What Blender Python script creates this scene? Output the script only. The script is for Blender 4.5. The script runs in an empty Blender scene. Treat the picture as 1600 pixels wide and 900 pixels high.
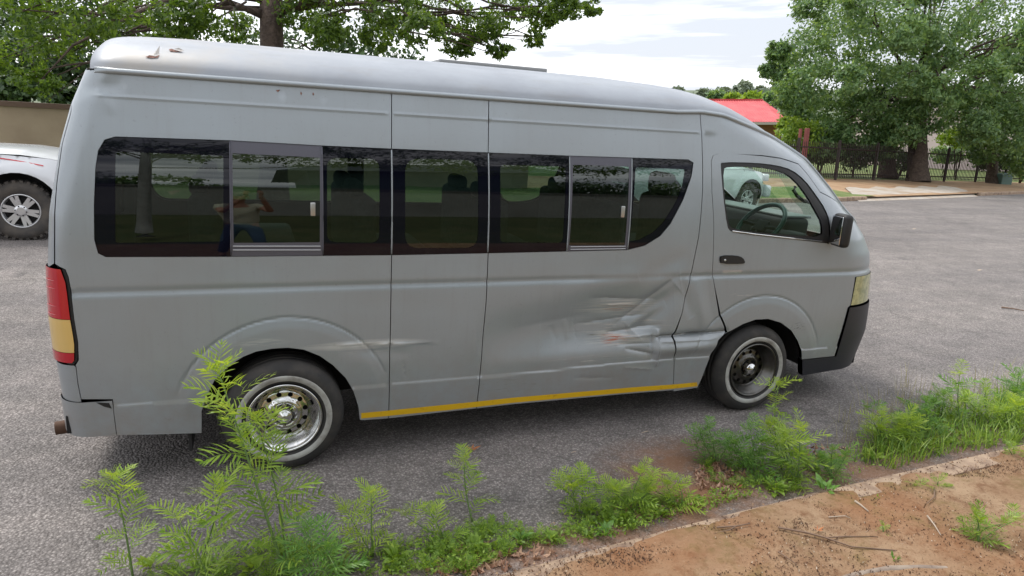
import bpy, bmesh, math, random
import numpy as np
from mathutils import Matrix, Vector
from mathutils.geometry import delaunay_2d_cdt
random.seed(7); RNG = np.random.default_rng(7)
S = bpy.context.scene
COL = S.collection
PI = math.pi
# ---------------------------------------------------------------- camera (fitted), world frame: Z up, X along the road
F_PX = 1060.0
CAM = np.array([0.011, -3.4863, 1.924])
RIGHT = np.array([0.9375, -0.3481, 0.0]); RIGHT /= np.linalg.norm(RIGHT)
FWD = np.array([0.3347, 0.9014, -0.2748]); FWD /= np.linalg.norm(FWD)
DOWN = np.cross(FWD, RIGHT)
LW = np.array([[.9976, -.0012, .0688], [0, .9998, .0175], [-.0688, -.0174, .9975]])   # road frame -> world
CAML = LW.T @ CAM
cam = bpy.data.cameras.new('camera'); camo = bpy.data.objects.new('camera', cam); COL.objects.link(camo)
camo.matrix_world = Matrix(((RIGHT[0], -DOWN[0], -FWD[0], CAM[0]), (RIGHT[1], -DOWN[1], -FWD[1], CAM[1]),
                            (RIGHT[2], -DOWN[2], -FWD[2], CAM[2]), (0, 0, 0, 1)))
cam.sensor_width = 36; cam.lens = 36 * F_PX / 1600; cam.clip_start = 0.02; cam.clip_end = 8000
S.camera = camo
# ---------------------------------------------------------------- sky, sun, exposure
SUN_EL, SUN_AZ = math.radians(58), math.radians(-28)      # azimuth from +Y towards +X
S.view_settings.view_transform = 'Standard'; S.view_settings.look = 'None'; S.view_settings.gamma = 1
S.view_settings.exposure = 0.92
w = bpy.data.worlds.new('World'); S.world = w; w.use_nodes = True
nt = w.node_tree; nd = nt.nodes; lk = nt.links; nd.clear()
out = nd.new('ShaderNodeOutputWorld'); bg = nd.new('ShaderNodeBackground'); sky = nd.new('ShaderNodeTexSky')
sky.sky_type = 'NISHITA'; sky.sun_disc = False; sky.sun_elevation = SUN_EL; sky.sun_rotation = SUN_AZ
bg.inputs['Strength'].default_value = 0.1
tc = nd.new('ShaderNodeTexCoord'); mp = nd.new('ShaderNodeMapping'); mp.inputs['Scale'].default_value = (1.1, 1.1, 13.0)
n1 = nd.new('ShaderNodeTexNoise'); n1.inputs['Scale'].default_value = 1.9; n1.inputs['Detail'].default_value = 6; n1.inputs['Roughness'].default_value = .55
cr = nd.new('ShaderNodeValToRGB')
cr.color_ramp.elements[0].position = .41; cr.color_ramp.elements[0].color = (4.5, 4.75, 5.25, 1)
cr.color_ramp.elements[1].position = .66; cr.color_ramp.elements[1].color = (12.0, 12.1, 12.3, 1)
mx = nd.new('ShaderNodeMixRGB'); mx.inputs[0].default_value = .93
lk.new(tc.outputs['Generated'], mp.inputs[0]); lk.new(mp.outputs[0], n1.inputs[0]); lk.new(n1.outputs[0], cr.inputs[0])
lk.new(sky.outputs[0], mx.inputs[1]); lk.new(cr.outputs[0], mx.inputs[2]); lk.new(mx.outputs[0], bg.inputs[0]); lk.new(bg.outputs[0], out.inputs[0])
sl = bpy.data.lights.new('sun', 'SUN'); sl.energy = 1.5; sl.angle = math.radians(16); sl.color = (1, .96, .9)
so = bpy.data.objects.new('sun', sl); COL.objects.link(so)
sd = Vector((math.sin(SUN_AZ) * math.cos(SUN_EL), math.cos(SUN_AZ) * math.cos(SUN_EL), math.sin(SUN_EL)))
so.rotation_euler = sd.to_track_quat('Z', 'Y').to_euler()

# ---------------------------------------------------------------- helpers
def l2w(p): return LW @ np.asarray(p, float)
def ray_l(u, v):
    d = RIGHT * (u - 800) / F_PX + DOWN * (v - 450) / F_PX + FWD
    return LW.T @ d
def on_road(u, v, z=0.0):
    d = ray_l(u, v); return CAML + d * ((z - CAML[2]) / d[2])
def at_depth(u, v, dist):       # world point at forward distance
    return CAM + (RIGHT * (u - 800) / F_PX + DOWN * (v - 450) / F_PX + FWD) * dist
def proj_l(p):
    q = LW @ p - CAM; z = q @ FWD
    return np.array([800 + F_PX * (q @ RIGHT) / z, 450 + F_PX * (q @ DOWN) / z])
def tag(o, label=None, cat=None, group=None, kind=None):
    for k, v in (('label', label), ('category', cat), ('group', group), ('kind', kind)):
        if v: o[k] = v
    return o
def empty(name, loc=(0, 0, 0), rot=None):
    o = bpy.data.objects.new(name, None); COL.objects.link(o); o.location = loc
    if rot is not None: o.rotation_euler = rot
    return o
def mesh(name, V, Fc, mat=None, smooth=False):
    me = bpy.data.meshes.new(name); me.from_pydata([tuple(map(float, v)) for v in V] if not isinstance(V, np.ndarray) else V.tolist(), [], Fc if isinstance(Fc, list) else Fc.tolist())
    if mat: me.materials.append(mat)
    if smooth: me.polygons.foreach_set('use_smooth', [True] * len(me.polygons))
    me.update(); return me
def ob(name, me, parent=None, loc=None, rot=None, sc=None):
    o = bpy.data.objects.new(name, me); COL.objects.link(o)
    if parent: o.parent = parent
    if loc is not None: o.location = loc
    if rot is not None: o.rotation_euler = rot
    if sc is not None: o.scale = sc if hasattr(sc, '__len__') else (sc, sc, sc)
    return o
class MB:
    def __init__(s): s.v = []; s.f = []
    def add(s, V, Fc):
        n = len(s.v); s.v += [tuple(map(float, v)) for v in V]; s.f += [[i + n for i in f] for f in Fc]; return s
    def box(s, x0, x1, y0, y1, z0, z1):
        V = [(x, y, z) for z in (z0, z1) for y in (y0, y1) for x in (x0, x1)]
        return s.add(V, [[0, 2, 3, 1], [4, 5, 7, 6], [0, 1, 5, 4], [2, 6, 7, 3], [0, 4, 6, 2], [1, 3, 7, 5]])
    def rbox(s, x0, x1, y0, y1, z0, z1, r):
        bm = bmesh.new(); bmesh.ops.create_cube(bm, size=1)
        for v in bm.verts: v.co = Vector(((x0 + x1) / 2 + v.co.x * (x1 - x0), (y0 + y1) / 2 + v.co.y * (y1 - y0), (z0 + z1) / 2 + v.co.z * (z1 - z0)))
        bmesh.ops.bevel(bm, geom=list(bm.edges), offset=r, segments=3, profile=.5, affect='EDGES')
        s.add([v.co for v in bm.verts], [[v.index for v in f.verts] for f in bm.faces]) if not bm.verts.index_update() else 0
        bm.free(); return s
    def tube(s, pts, r, n=8, cap=True):
        pts = [Vector(p) for p in pts]; rr = r if hasattr(r, '__len__') else [r] * len(pts)
        rings = []; up = Vector((0, 0, 1))
        for i, p in enumerate(pts):
            t = (pts[min(i + 1, len(pts) - 1)] - pts[max(i - 1, 0)]).normalized()
            a = t.cross(up);
            if a.length < .05: a = t.cross(Vector((1, 0, 0)))
            a.normalize(); b = t.cross(a)
            rings.append([p + (a * math.cos(k * 2 * PI / n) + b * math.sin(k * 2 * PI / n)) * rr[i] for k in range(n)])
        V = [q for R in rings for q in R]
        Fc = [[i * n + k, i * n + (k + 1) % n, (i + 1) * n + (k + 1) % n, (i + 1) * n + k] for i in range(len(pts) - 1) for k in range(n)]
        if cap: Fc += [list(range(n))[::-1], [(len(pts) - 1) * n + k for k in range(n)]]
        return s.add(V, Fc)
    def lathe_y(s, prof, n=48, c=(0, 0, 0)):     # prof list of (r, y), axis Y
        V = [(c[0] + r * math.cos(k * 2 * PI / n), c[1] + y, c[2] + r * math.sin(k * 2 * PI / n)) for r, y in prof for k in range(n)]
        Fc = [[i * n + k, (i + 1) * n + k, (i + 1) * n + (k + 1) % n, i * n + (k + 1) % n] for i in range(len(prof) - 1) for k in range(n)]
        return s.add(V, Fc)
    def ob(s, name, mat, parent=None, smooth=False, **k): return ob(name, mesh(name, s.v, s.f, mat, smooth), parent, **k)

# ---------------------------------------------------------------- materials
MATS = {}
def mat(name, col, rough=.6, metal=0., spec=.5, coat=0., bump=None, var=None, emit=None):
    m = bpy.data.materials.new(name); m.use_nodes = True; t = m.node_tree; b = t.nodes['Principled BSDF']
    b.inputs['Base Color'].default_value = (*col, 1); b.inputs['Roughness'].default_value = rough; b.inputs['Metallic'].default_value = metal
    b.inputs['Specular IOR Level'].default_value = spec; b.inputs['Coat Weight'].default_value = coat; b.inputs['Coat Roughness'].default_value = .12
    co = t.nodes.new('ShaderNodeTexCoord')
    if bump:
        n = t.nodes.new('ShaderNodeTexNoise'); n.inputs['Scale'].default_value = bump[0]; n.inputs['Detail'].default_value = 4
        bp = t.nodes.new('ShaderNodeBump'); bp.inputs['Strength'].default_value = bump[1]; bp.inputs['Distance'].default_value = bump[2]
        t.links.new(co.outputs['Object'], n.inputs[0]); t.links.new(n.outputs[0], bp.inputs['Height']); t.links.new(bp.outputs[0], b.inputs['Normal'])
    if var:     # scale, second colour, lo, hi
        n = t.nodes.new('ShaderNodeTexNoise'); n.inputs['Scale'].default_value = var[0]; n.inputs['Detail'].default_value = 6; n.inputs['Roughness'].default_value = .6
        r = t.nodes.new('ShaderNodeValToRGB'); r.color_ramp.elements[0].position = var[2]; r.color_ramp.elements[1].position = var[3]
        r.color_ramp.elements[0].color = (*col, 1); r.color_ramp.elements[1].color = (*var[1], 1)
        t.links.new(co.outputs['Object'], n.inputs[0]); t.links.new(n.outputs[0], r.inputs[0]); t.links.new(r.outputs[0], b.inputs['Base Color'])
    MATS[name] = m; return m
def N(t, k, **kw):
    n = t.nodes.new(k)
    for a, b in kw.items():
        if a.startswith('_'): setattr(n, a[1:], b)
        else: n.inputs[a.replace('__', ' ')].default_value = b
    return n
def ramp(t, src, p0, c0, p1, c1):
    r = t.nodes.new('ShaderNodeValToRGB'); e = r.color_ramp.elements
    e[0].position = p0; e[0].color = (*c0, 1) if hasattr(c0, '__len__') else (c0, c0, c0, 1)
    e[1].position = p1; e[1].color = (*c1, 1) if hasattr(c1, '__len__') else (c1, c1, c1, 1)
    t.links.new(src, r.inputs[0]); return r.outputs[0]
def mixc(t, fac, a, b, mode='MIX'):
    m = t.nodes.new('ShaderNodeMixRGB'); m.blend_type = mode
    for i, x in enumerate((fac, a, b)):
        if hasattr(x, 'node'): t.links.new(x, m.inputs[i])
        elif i == 0: m.inputs[0].default_value = x
        else: m.inputs[i].default_value = (*x, 1)
    return m.outputs[0]
def leafmat(name, c0, c1, trans=.35, rough=.45):
    m = bpy.data.materials.new(name); m.use_nodes = True; t = m.node_tree; b = t.nodes['Principled BSDF']
    g = t.nodes.new('ShaderNodeNewGeometry')
    col = ramp(t, g.outputs['Random Per Island'], 0., c0, 1., c1)
    t.links.new(col, b.inputs['Base Color']); b.inputs['Roughness'].default_value = rough; b.inputs['Specular IOR Level'].default_value = .45
    tr = t.nodes.new('ShaderNodeBsdfTranslucent'); ms = t.nodes.new('ShaderNodeMixShader'); ms.inputs[0].default_value = trans
    br = mixc(t, 1., col, (1.5, 1.35, .6), 'MULTIPLY'); t.links.new(br, tr.inputs[0])
    o = t.nodes['Material Output']; t.links.new(b.outputs[0], ms.inputs[1]); t.links.new(tr.outputs[0], ms.inputs[2]); t.links.new(ms.outputs[0], o.inputs[0])
    return m

def paint_mat():
    m = bpy.data.materials.new('silver_paint'); m.use_nodes = True; t = m.node_tree; b = t.nodes['Principled BSDF']; L = t.links
    co = N(t, 'ShaderNodeTexCoord'); P = co.outputs['Object']; sep = N(t, 'ShaderNodeSeparateXYZ'); L.new(P, sep.inputs[0])
    base = (0.295, 0.332, 0.362)
    n = N(t, 'ShaderNodeTexNoise', Scale=1.6, Detail=5.); L.new(P, n.inputs[0])
    c = mixc(t, ramp(t, n.outputs[0], .35, 0., .7, 1.), base, (.272, .298, .318))
    stn = N(t, 'ShaderNodeMapping'); stn.inputs['Scale'].default_value = (26, 0, 2.2); L.new(P, stn.inputs[0]); sn_ = N(t, 'ShaderNodeTexNoise', Scale=1., Detail=6., Roughness=.7); L.new(stn.outputs[0], sn_.inputs[0])
    c = mixc(t, ramp(t, sn_.outputs[0], .52, 0., .75, .22), c, (.22, .225, .22))
    spk = N(t, 'ShaderNodeTexNoise', Scale=55., Detail=6., Roughness=.8); L.new(P, spk.inputs[0]); c = mixc(t, ramp(t, spk.outputs[0], .60, 0., .70, .5), c, (.17, .165, .155)); c = mixc(t, ramp(t, spk.outputs[0], .30, .35, .36, 0.), c, (.40, .41, .41))
    # dusty lower body
    dz = N(t, 'ShaderNodeMapRange'); dz.inputs['From Min'].default_value = .75; dz.inputs['From Max'].default_value = .2; L.new(sep.outputs[2], dz.inputs[0])
    nd2 = N(t, 'ShaderNodeTexNoise', Scale=7., Detail=8., Roughness=.7); L.new(P, nd2.inputs[0])
    dm = N(t, 'ShaderNodeMath', _operation='MULTIPLY'); L.new(dz.outputs[0], dm.inputs[0]); L.new(ramp(t, nd2.outputs[0], .32, .12, .68, .85), dm.inputs[1])
    c = mixc(t, dm.outputs[0], c, (.26, .235, .215))
    # scrapes: stretched noise inside soft boxes
    def box(x, z, hx, hz):
        v = N(t, 'ShaderNodeVectorMath', _operation='SUBTRACT'); L.new(P, v.inputs[0]); v.inputs[1].default_value = (x, 0, z)
        s2 = N(t, 'ShaderNodeVectorMath', _operation='MULTIPLY'); L.new(v.outputs[0], s2.inputs[0]); s2.inputs[1].default_value = (1 / hx, 0, 1 / hz)
        ln = N(t, 'ShaderNodeVectorMath', _operation='LENGTH'); L.new(s2.outputs[0], ln.inputs[0])
        r = N(t, 'ShaderNodeMapRange'); r.inputs['From Min'].default_value = 1.; r.inputs['From Max'].default_value = .2; L.new(ln.outputs['Value'], r.inputs[0]); return r.outputs[0]
    def streak(rot, sx, sz, lo, hi):
        mp = N(t, 'ShaderNodeMapping'); mp.inputs['Rotation'].default_value = (0, rot, 0); mp.inputs['Scale'].default_value = (sx, 0.0, sz); L.new(P, mp.inputs[0])
        q = N(t, 'ShaderNodeTexNoise', Scale=1., Detail=5., Roughness=.65); L.new(mp.outputs[0], q.inputs[0])
        return ramp(t, q.outputs[0], lo, 0., hi, 1.)
    for (x, z, hx, hz, rot, sx, sz, lo, hi, colr) in SCRAPES:
        mu = N(t, 'ShaderNodeMath', _operation='MULTIPLY'); L.new(box(x, z, hx, hz), mu.inputs[0]); L.new(streak(rot, sx, sz, lo, hi), mu.inputs[1])
        c = mixc(t, mu.outputs[0], c, colr)
    L.new(c, b.inputs['Base Color'])
    b.inputs['Metallic'].default_value = .22; b.inputs['Roughness'].default_value = .36; b.inputs['Coat Weight'].default_value = .35; b.inputs['Coat Roughness'].default_value = .16
    fl = N(t, 'ShaderNodeTexNoise', Scale=5., Detail=2.); L.new(P, fl.inputs[0])
    bp = N(t, 'ShaderNodeBump', Strength=.25, Distance=.006); L.new(fl.outputs[0], bp.inputs['Height']); L.new(bp.outputs[0], b.inputs['Normal'])
    rr = ramp(t, nd2.outputs[0], .3, .30, .8, .46); L.new(rr, b.inputs['Roughness'])
    return m
SCRAPES = [  # x, z, half sizes, rot, stretch, ramp, colour
    (1.95, .80, .34, .06, .10, 3, 130, .46, .57, (.52, .52, .51)), (2.0, .68, .40, .16, .25, 3, 60, .56, .66, (.46, .46, .45)), (1.9, .62, .5, .20, .1, 2.5, 45, .58, .68, (.15, .15, .145)), (1.98, .79, .15, .03, .10, 5, 190, .53, .60, (.33, .16, .10)),
    (1.98, .59, .24, .065, .22, 5, 120, .46, .58, (.50, .50, .48)), (2.0, .60, .16, .05, .15, 6, 90, .50, .60, (.38, .24, .19)), (1.97, .585, .11, .045, .25, 9, 150, .50, .57, (.36, .12, .07)),
    (.42, .655, .36, .030, .04, 5, 120, .34, .48, (.58, .59, .59)), (.45, .64, .2, .05, 0., 4, 70, .5, .62, (.45, .46, .46)), (-.10, .70, .16, .028, 0., 8, 160, .45, .6, (.45, .47, .48)),
    (-.55, 2.07, .10, .02, .1, 9, 90, .42, .5, (.30, .17, .13)), (-.45, 2.06, .35, .06, 0, 3, 30, .45, .75, (.34, .30, .25)),
    (3.40, .60, .08, .04, .4, 30, 90, .55, .6, (.05, .05, .05)), (1.3, .35, .3, .06, -.7, 8, 90, .58, .66, (.18, .17, .17)),
    (1.8, .47, .35, .03, .2, 5, 140, .56, .63, (.5, .5, .5)), (2.9, .85, .12, .02, .1, 8, 120, .55, .62, (.45, .46, .47))]
M_paint = paint_mat()
def roof_mat():
    m = bpy.data.materials.new('faded_roof_paint'); m.use_nodes = True; t = m.node_tree; b = t.nodes['Principled BSDF']; L = t.links; co = N(t, 'ShaderNodeTexCoord'); P = co.outputs['Object']
    n = N(t, 'ShaderNodeTexNoise', Scale=2.2, Detail=7., Roughness=.65); L.new(P, n.inputs[0]); c = ramp(t, n.outputs[0], .35, (.27, .29, .325), .68, (.33, .355, .39))
    mp = N(t, 'ShaderNodeMapping'); mp.inputs['Scale'].default_value = (3, 9, 14); L.new(P, mp.inputs[0]); q = N(t, 'ShaderNodeTexNoise', Scale=1., Detail=7., Roughness=.7); L.new(mp.outputs[0], q.inputs[0])
    c = mixc(t, ramp(t, q.outputs[0], .55, 0., .75, .4), c, (.27, .255, .235))
    sp_ = N(t, 'ShaderNodeSeparateXYZ'); L.new(P, sp_.inputs[0]); r1 = N(t, 'ShaderNodeMapRange'); r1.inputs['From Min'].default_value = .4; r1.inputs['From Max'].default_value = -.6; L.new(sp_.outputs[0], r1.inputs[0])
    m2 = N(t, 'ShaderNodeMath', _operation='MULTIPLY'); L.new(r1.outputs[0], m2.inputs[0]); L.new(ramp(t, n.outputs[0], .42, 0., .62, .6), m2.inputs[1]); c = mixc(t, m2.outputs[0], c, (.32, .28, .23))
    L.new(c, b.inputs['Base Color']); L.new(ramp(t, q.outputs[0], .3, .42, .7, .62), b.inputs['Roughness']); b.inputs['Metallic'].default_value = .15; b.inputs['Coat Weight'].default_value = .15; b.inputs['Coat Roughness'].default_value = .3
    bp = N(t, 'ShaderNodeBump', Strength=.3, Distance=.012); n5 = N(t, 'ShaderNodeTexNoise', Scale=3.5, Detail=3.); L.new(P, n5.inputs[0]); L.new(n5.outputs[0], bp.inputs['Height']); L.new(bp.outputs[0], b.inputs['Normal'])
    return m
M_roof = roof_mat()
def glassmat(name, tint, refl_ior, extra=0., rough=0.0):   # extra: reflectance of the film behind the glass
    m = bpy.data.materials.new(name); m.use_nodes = True; t = m.node_tree; t.nodes.clear(); L = t.links
    o = N(t, 'ShaderNodeOutputMaterial'); tr = N(t, 'ShaderNodeBsdfTransparent'); tr.inputs[0].default_value = (*tint, 1)
    gl = N(t, 'ShaderNodeBsdfGlossy', Roughness=rough); gl.inputs[0].default_value = (.95, 1, .97, 1)
    fr = N(t, 'ShaderNodeLayerWeight', Blend=.5); pw = N(t, 'ShaderNodeMath', _operation='POWER'); L.new(fr.outputs['Facing'], pw.inputs[0]); pw.inputs[1].default_value = 5.; r0 = ((refl_ior - 1) / (refl_ior + 1)) ** 2 * 1.4; ms = N(t, 'ShaderNodeMixShader'); ad = N(t, 'ShaderNodeMath', _operation='ADD'); ad.use_clamp = True; ad.operation = 'MULTIPLY_ADD'; L.new(pw.outputs[0], ad.inputs[0]); ad.inputs[1].default_value = 1 - r0 - extra; ad.inputs[2].default_value = r0 + extra; L.new(ad.outputs[0], ms.inputs[0]); L.new(tr.outputs[0], ms.inputs[1]); L.new(gl.outputs[0], ms.inputs[2]); L.new(ms.outputs[0], o.inputs[0]); return m
M_tint = glassmat('tinted_glass', (.21, .28, .25), 1.5, .012); M_ftint = glassmat('far_tinted_glass', (.46, .56, .51), 1.45)
M_clear = glassmat('clear_glass', (.70, .82, .76), 1.45)
M_black = mat('black_ceramic_border', (.003, .003, .008), .03, spec=.30)
M_rub = mat('black_rubber', (.012, .012, .013), .55)
M_plast = mat('black_bumper_plastic', (.018, .018, .026), .5, bump=(400, .15, .001))
M_dark = mat('dark_underbody', (.012, .011, .011), .9)
M_int = mat('dark_interior', (.02, .02, .024), .8)
M_seat = mat('seat_fabric', (.03, .03, .036), .85, var=(30, (.05, .05, .06), .4, .6))
M_chrome = mat('chrome', (.66, .66, .66), .14, 1., var=(14, (.42, .40, .37), .48, .78))
M_steel = mat('worn_steel', (.13, .13, .125), .32, 1., var=(14, (.10, .09, .08), .4, .7))
M_tyre = mat('tyre_rubber', (.022, .021, .021), .75, bump=(60, .3, .002), var=(9, (.055, .048, .042), .45, .75))
M_wall = mat('whitewall_rubber', (.36, .36, .34), .6, var=(11, (.15, .135, .12), .45, .75))
M_red = mat('red_lens', (.42, .004, .016), .12, coat=.8)
M_amber = mat('amber_lens', (.62, .42, .14), .15, coat=.8)
M_lamp = mat('yellowed_headlamp', (.42, .42, .22), .2, coat=.6, var=(20, (.25, .27, .14), .4, .6))
M_tape = mat('yellow_tape', (.62, .37, .006), .5, var=(22, (.35, .17, .01), .6, .8))
M_alum = mat('window_channel', (.10, .10, .125), .45, .3)
M_silver = mat('latch_metal', (.5, .5, .5), .3, .8)
M_white = mat('white_paint', (.72, .72, .74), .3, coat=.6)
M_alloy = mat('silver_alloy', (.62, .62, .63), .28, .7)
M_rust = mat('rusty_pipe', (.10, .055, .035), .8, .3)

# ---------------------------------------------------------------- polygon tools
def pip(px, py, poly):
    poly = np.asarray(poly); x1, y1 = poly[:, 0], poly[:, 1]; x2, y2 = np.roll(x1, -1), np.roll(y1, -1)
    inside = np.zeros(len(px), bool)
    for a, b, c, d in zip(x1, y1, x2, y2):
        if b == d: continue
        cond = ((b > py) != (d > py)) & (px < (c - a) * (py - b) / (d - b) + a); inside ^= cond
    return inside
def segdist(px, py, poly):
    D = np.full(len(px), 1e9); poly = np.asarray(poly); q = np.roll(poly, -1, 0)
    for (a, b), (c, d) in zip(poly, q):
        vx, vy = c - a, d - b; L = vx * vx + vy * vy + 1e-12
        t = np.clip(((px - a) * vx + (py - b) * vy) / L, 0, 1); D = np.minimum(D, (px - a - t * vx) ** 2 + (py - b - t * vy) ** 2)
    return np.sqrt(D)
def resample(poly, h):
    o = []; n = len(poly)
    for i in range(n):
        a = np.array(poly[i], float); b = np.array(poly[(i + 1) % n], float); k = max(1, int(math.ceil(np.linalg.norm(b - a) / h)))
        for j in range(k): o.append(a + (b - a) * j / k)
    return np.array(o)
def area(p): p = np.asarray(p); return .5 * np.sum(p[:, 0] * np.roll(p[:, 1], -1) - np.roll(p[:, 0], -1) * p[:, 1])
def smooth_poly(P, it=2):
    P = np.asarray(P, float)
    for _ in range(it):
        Q = np.roll(P, -1, 0); P = np.stack([P * .75 + Q * .25, P * .25 + Q * .75], 1).reshape(-1, 2)
    return P
def rrect(x0, x1, z0, z1, r, n=5):
    o = []
    for cx, cz, a0 in ((x1 - r, z1 - r, 0), (x0 + r, z1 - r, 90), (x0 + r, z0 + r, 180), (x1 - r, z0 + r, 270)):
        for k in range(n + 1):
            a = math.radians(a0 + 90 * k / n); o.append((cx + r * math.cos(a), cz + r * math.sin(a)))
    return o
def fillet(P, r, n=6):
    P = [np.array(p, float) for p in P]; o = []
    for i, p in enumerate(P):
        a, b = P[i - 1] - p, P[(i + 1) % len(P)] - p; la, lb = np.linalg.norm(a), np.linalg.norm(b); q = min(r, .48 * la, .48 * lb)
        s, e = p + a / la * q, p + b / lb * q
        for k in range(n + 1): t = k / n; o.append((1 - t) ** 2 * s + 2 * t * (1 - t) * p + t * t * e)
    return np.array(o)
def inset(poly, d):
    P = np.asarray(poly, float); s = 1 if area(P) > 0 else -1
    a = P - np.roll(P, 1, 0); b = np.roll(P, -1, 0) - P
    a /= np.linalg.norm(a, axis=1)[:, None] + 1e-12; b /= np.linalg.norm(b, axis=1)[:, None] + 1e-12
    n = np.stack([-(a[:, 1] + b[:, 1]), a[:, 0] + b[:, 0]], 1) * s
    L = np.linalg.norm(n, axis=1); c = np.maximum(L / 2, .35)
    return P + n / (L[:, None] + 1e-12) / c[:, None] * d
def cdt(poly, holes=(), h=.03, fine=(), ring=.008):
    loops = [resample(poly, h * .6)] + [resample(q, h * .6) for q in holes]
    V = []; E = []; nb = 0; edge = []
    for L in loops:
        n = len(L); V += [tuple(p) for p in L]; E += [(nb + i, nb + (i + 1) % n) for i in range(n)]; nb += n
    nedge = nb
    P = np.array(V); lo = P.min(0); hi = P.max(0)
    def grid(x0, x1, y0, y1, h):
        xs = np.arange(x0 + h * .37, x1, h); ys = np.arange(y0 + h * .41, y1, h)
        X, Y = np.meshgrid(xs, ys); X = X + (np.arange(len(ys)) % 2)[:, None] * h * .5; return X.ravel(), Y.ravel()
    gx, gy = grid(lo[0], hi[0], lo[1], hi[1], h)
    keep = np.ones(len(gx), bool)
    ex, ey = [gx], [gy]
    for (a, b, c, d, h2) in fine:
        ex[0], ey[0] = ex[0][~((ex[0] > a) & (ex[0] < b) & (ey[0] > c) & (ey[0] < d))], ey[0][~((ex[0] > a) & (ex[0] < b) & (ey[0] > c) & (ey[0] < d))]
        q = grid(a, b, c, d, h2); ex.append(q[0]); ey.append(q[1])
    gx = np.concatenate(ex); gy = np.concatenate(ey)
    def ok(gx, gy, marg):
        m = pip(gx, gy, loops[0])
        for L in loops[1:]: m &= ~pip(gx, gy, L)
        D = np.full(len(gx), 1e9)
        for L in loops: D = np.minimum(D, segdist(gx, gy, L))
        return m & (D > marg)
    m = ok(gx, gy, max(ring * 1.7, h * .25) if ring else h * .3); gx, gy = gx[m], gy[m]
    if ring:
        for k, L in enumerate(loops):
            q = inset(L, ring if k == 0 else -ring); m = ok(q[:, 0], q[:, 1], ring * .8); V += [tuple(p) for p in q[m]]
    V += list(zip(gx, gy))
    r = delaunay_2d_cdt([Vector(v) for v in V], E, [], 0, 1e-6)
    ov = np.array([tuple(v) for v in r[0]]); T = np.array(r[2])
    c = ov[T].mean(1); m = pip(c[:, 0], c[:, 1], loops[0])
    for L in loops[1:]: m &= ~pip(c[:, 0], c[:, 1], L)
    T = T[m]
    a2 = (ov[T[:, 1]] - ov[T[:, 0]]); b2 = (ov[T[:, 2]] - ov[T[:, 0]]); cr_ = a2[:, 0] * b2[:, 1] - a2[:, 1] * b2[:, 0]
    T = T[np.abs(cr_) > 1e-9]; cr_ = cr_[np.abs(cr_) > 1e-9]; T[cr_ < 0] = T[cr_ < 0][:, ::-1]
    isedge = np.zeros(len(ov), bool)
    for i, orig in enumerate(r[3]):
        if any(q < nedge for q in orig): isedge[i] = True
    return ov, T, isedge, loops

# ---------------------------------------------------------------- van body surface  (s along the side, z up) -> road frame
HW = .93
ZK = np.array([.2, .3, .5, .75, .96, 1.0, 1.15, 1.25, 1.40, 1.55, 1.70, 1.98, 2.2])
ZF = np.array([.24, .50, .67, .92, 1.09, 1.21, 1.32, 1.40, 1.54, 1.655, 1.735, 1.79, 1.87, 1.96, 2.1])
XF = np.array([4.306, 4.36, 4.345, 4.317, 4.27, 4.185, 4.075, 3.96, 3.81, 3.675, 3.58, 3.47, 3.30, 3.115, 2.9])
ZR = np.array([.25, .435, .63, .83, 1.075, 1.345, 1.65, 1.83, 2.03, 2.11])
XR = np.array([-1.02, -1.025, -1.035, -1.04, -1.03, -1.0, -.94, -.89, -.81, -.766])
AF, BF, AR, BR = .55, .5, .12, .15
def th_deg(z): return np.where(z < 1.15, -1.5 * np.clip((z - .55) / .6, 0, 1) * 0 + (z - 1.15) * 5, np.clip(-1.5 + 13 * (z - 1.15) / .55, -2, 12.0))
_zz = np.linspace(.15, 2.3, 431); _th = np.where(_zz < 1.15, np.where(_zz < .75, (_zz - .75) * 12, 0.) - 0., 0)
_th = np.where(_zz >= 1.15, np.clip(-1.5 + 13.5 * (_zz - 1.15) / .55, -1.5, 12.5), np.where(_zz < .8, -(.8 - _zz) * 9, 0))
_y = np.concatenate([[0], np.cumsum(np.tan(np.radians((_th[1:] + _th[:-1]) / 2)) * np.diff(_zz))]); _y -= np.interp(.9, _zz, _y)
def Y0(z): return np.interp(z, _zz, _y)
def surf(s, z, inward=0.):
    s = np.asarray(s, float); z = np.asarray(z, float)
    xf = np.interp(z, ZF, XF); xr = np.interp(z, ZR, XR); y = Y0(z) + inward
    df = s - (xf - AF); tf = np.clip(df / AF, 0, PI / 2); ef = np.maximum(df - AF * PI / 2, 0)
    dr = (xr + AR) - s; tr = np.clip(dr / AR, 0, PI / 2); er = np.maximum(dr - AR * PI / 2, 0)
    X = np.where(df > 0, xf - AF + (AF - inward) * np.sin(tf), np.where(dr > 0, xr + AR - (AR - inward) * np.sin(tr), s))
    Y = y + (BF - inward) * (1 - np.cos(tf)) + (BR - inward) * (1 - np.cos(tr)) + ef + er
    return np.stack([X, Y, z + 0 * s], -1)
def side(u, v):
    d = ray_l(u, v); k = (0.05 - CAML[1]) / d[1]; p = CAML + d * k; s, z = p[0], p[2]
    s = min(max(s, -1.1), 4.25)
    for _ in range(25):
        e = proj_l(surf(s, z)) - np.array([u, v])
        if np.abs(e).max() < .02: break
        J = np.stack([(proj_l(surf(s + 1e-4, z)) - proj_l(surf(s, z))) / 1e-4, (proj_l(surf(s, z + 1e-4)) - proj_l(surf(s, z))) / 1e-4], 1)
        st = np.linalg.lstsq(J.T @ J + np.eye(2) * 30, J.T @ e, rcond=None)[0]; st = np.clip(st, -.12, .12); s -= st[0]; z -= st[1]
    return (float(s), float(z))
def sides(*pts): return [side(u, v) for u, v in pts]
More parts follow.
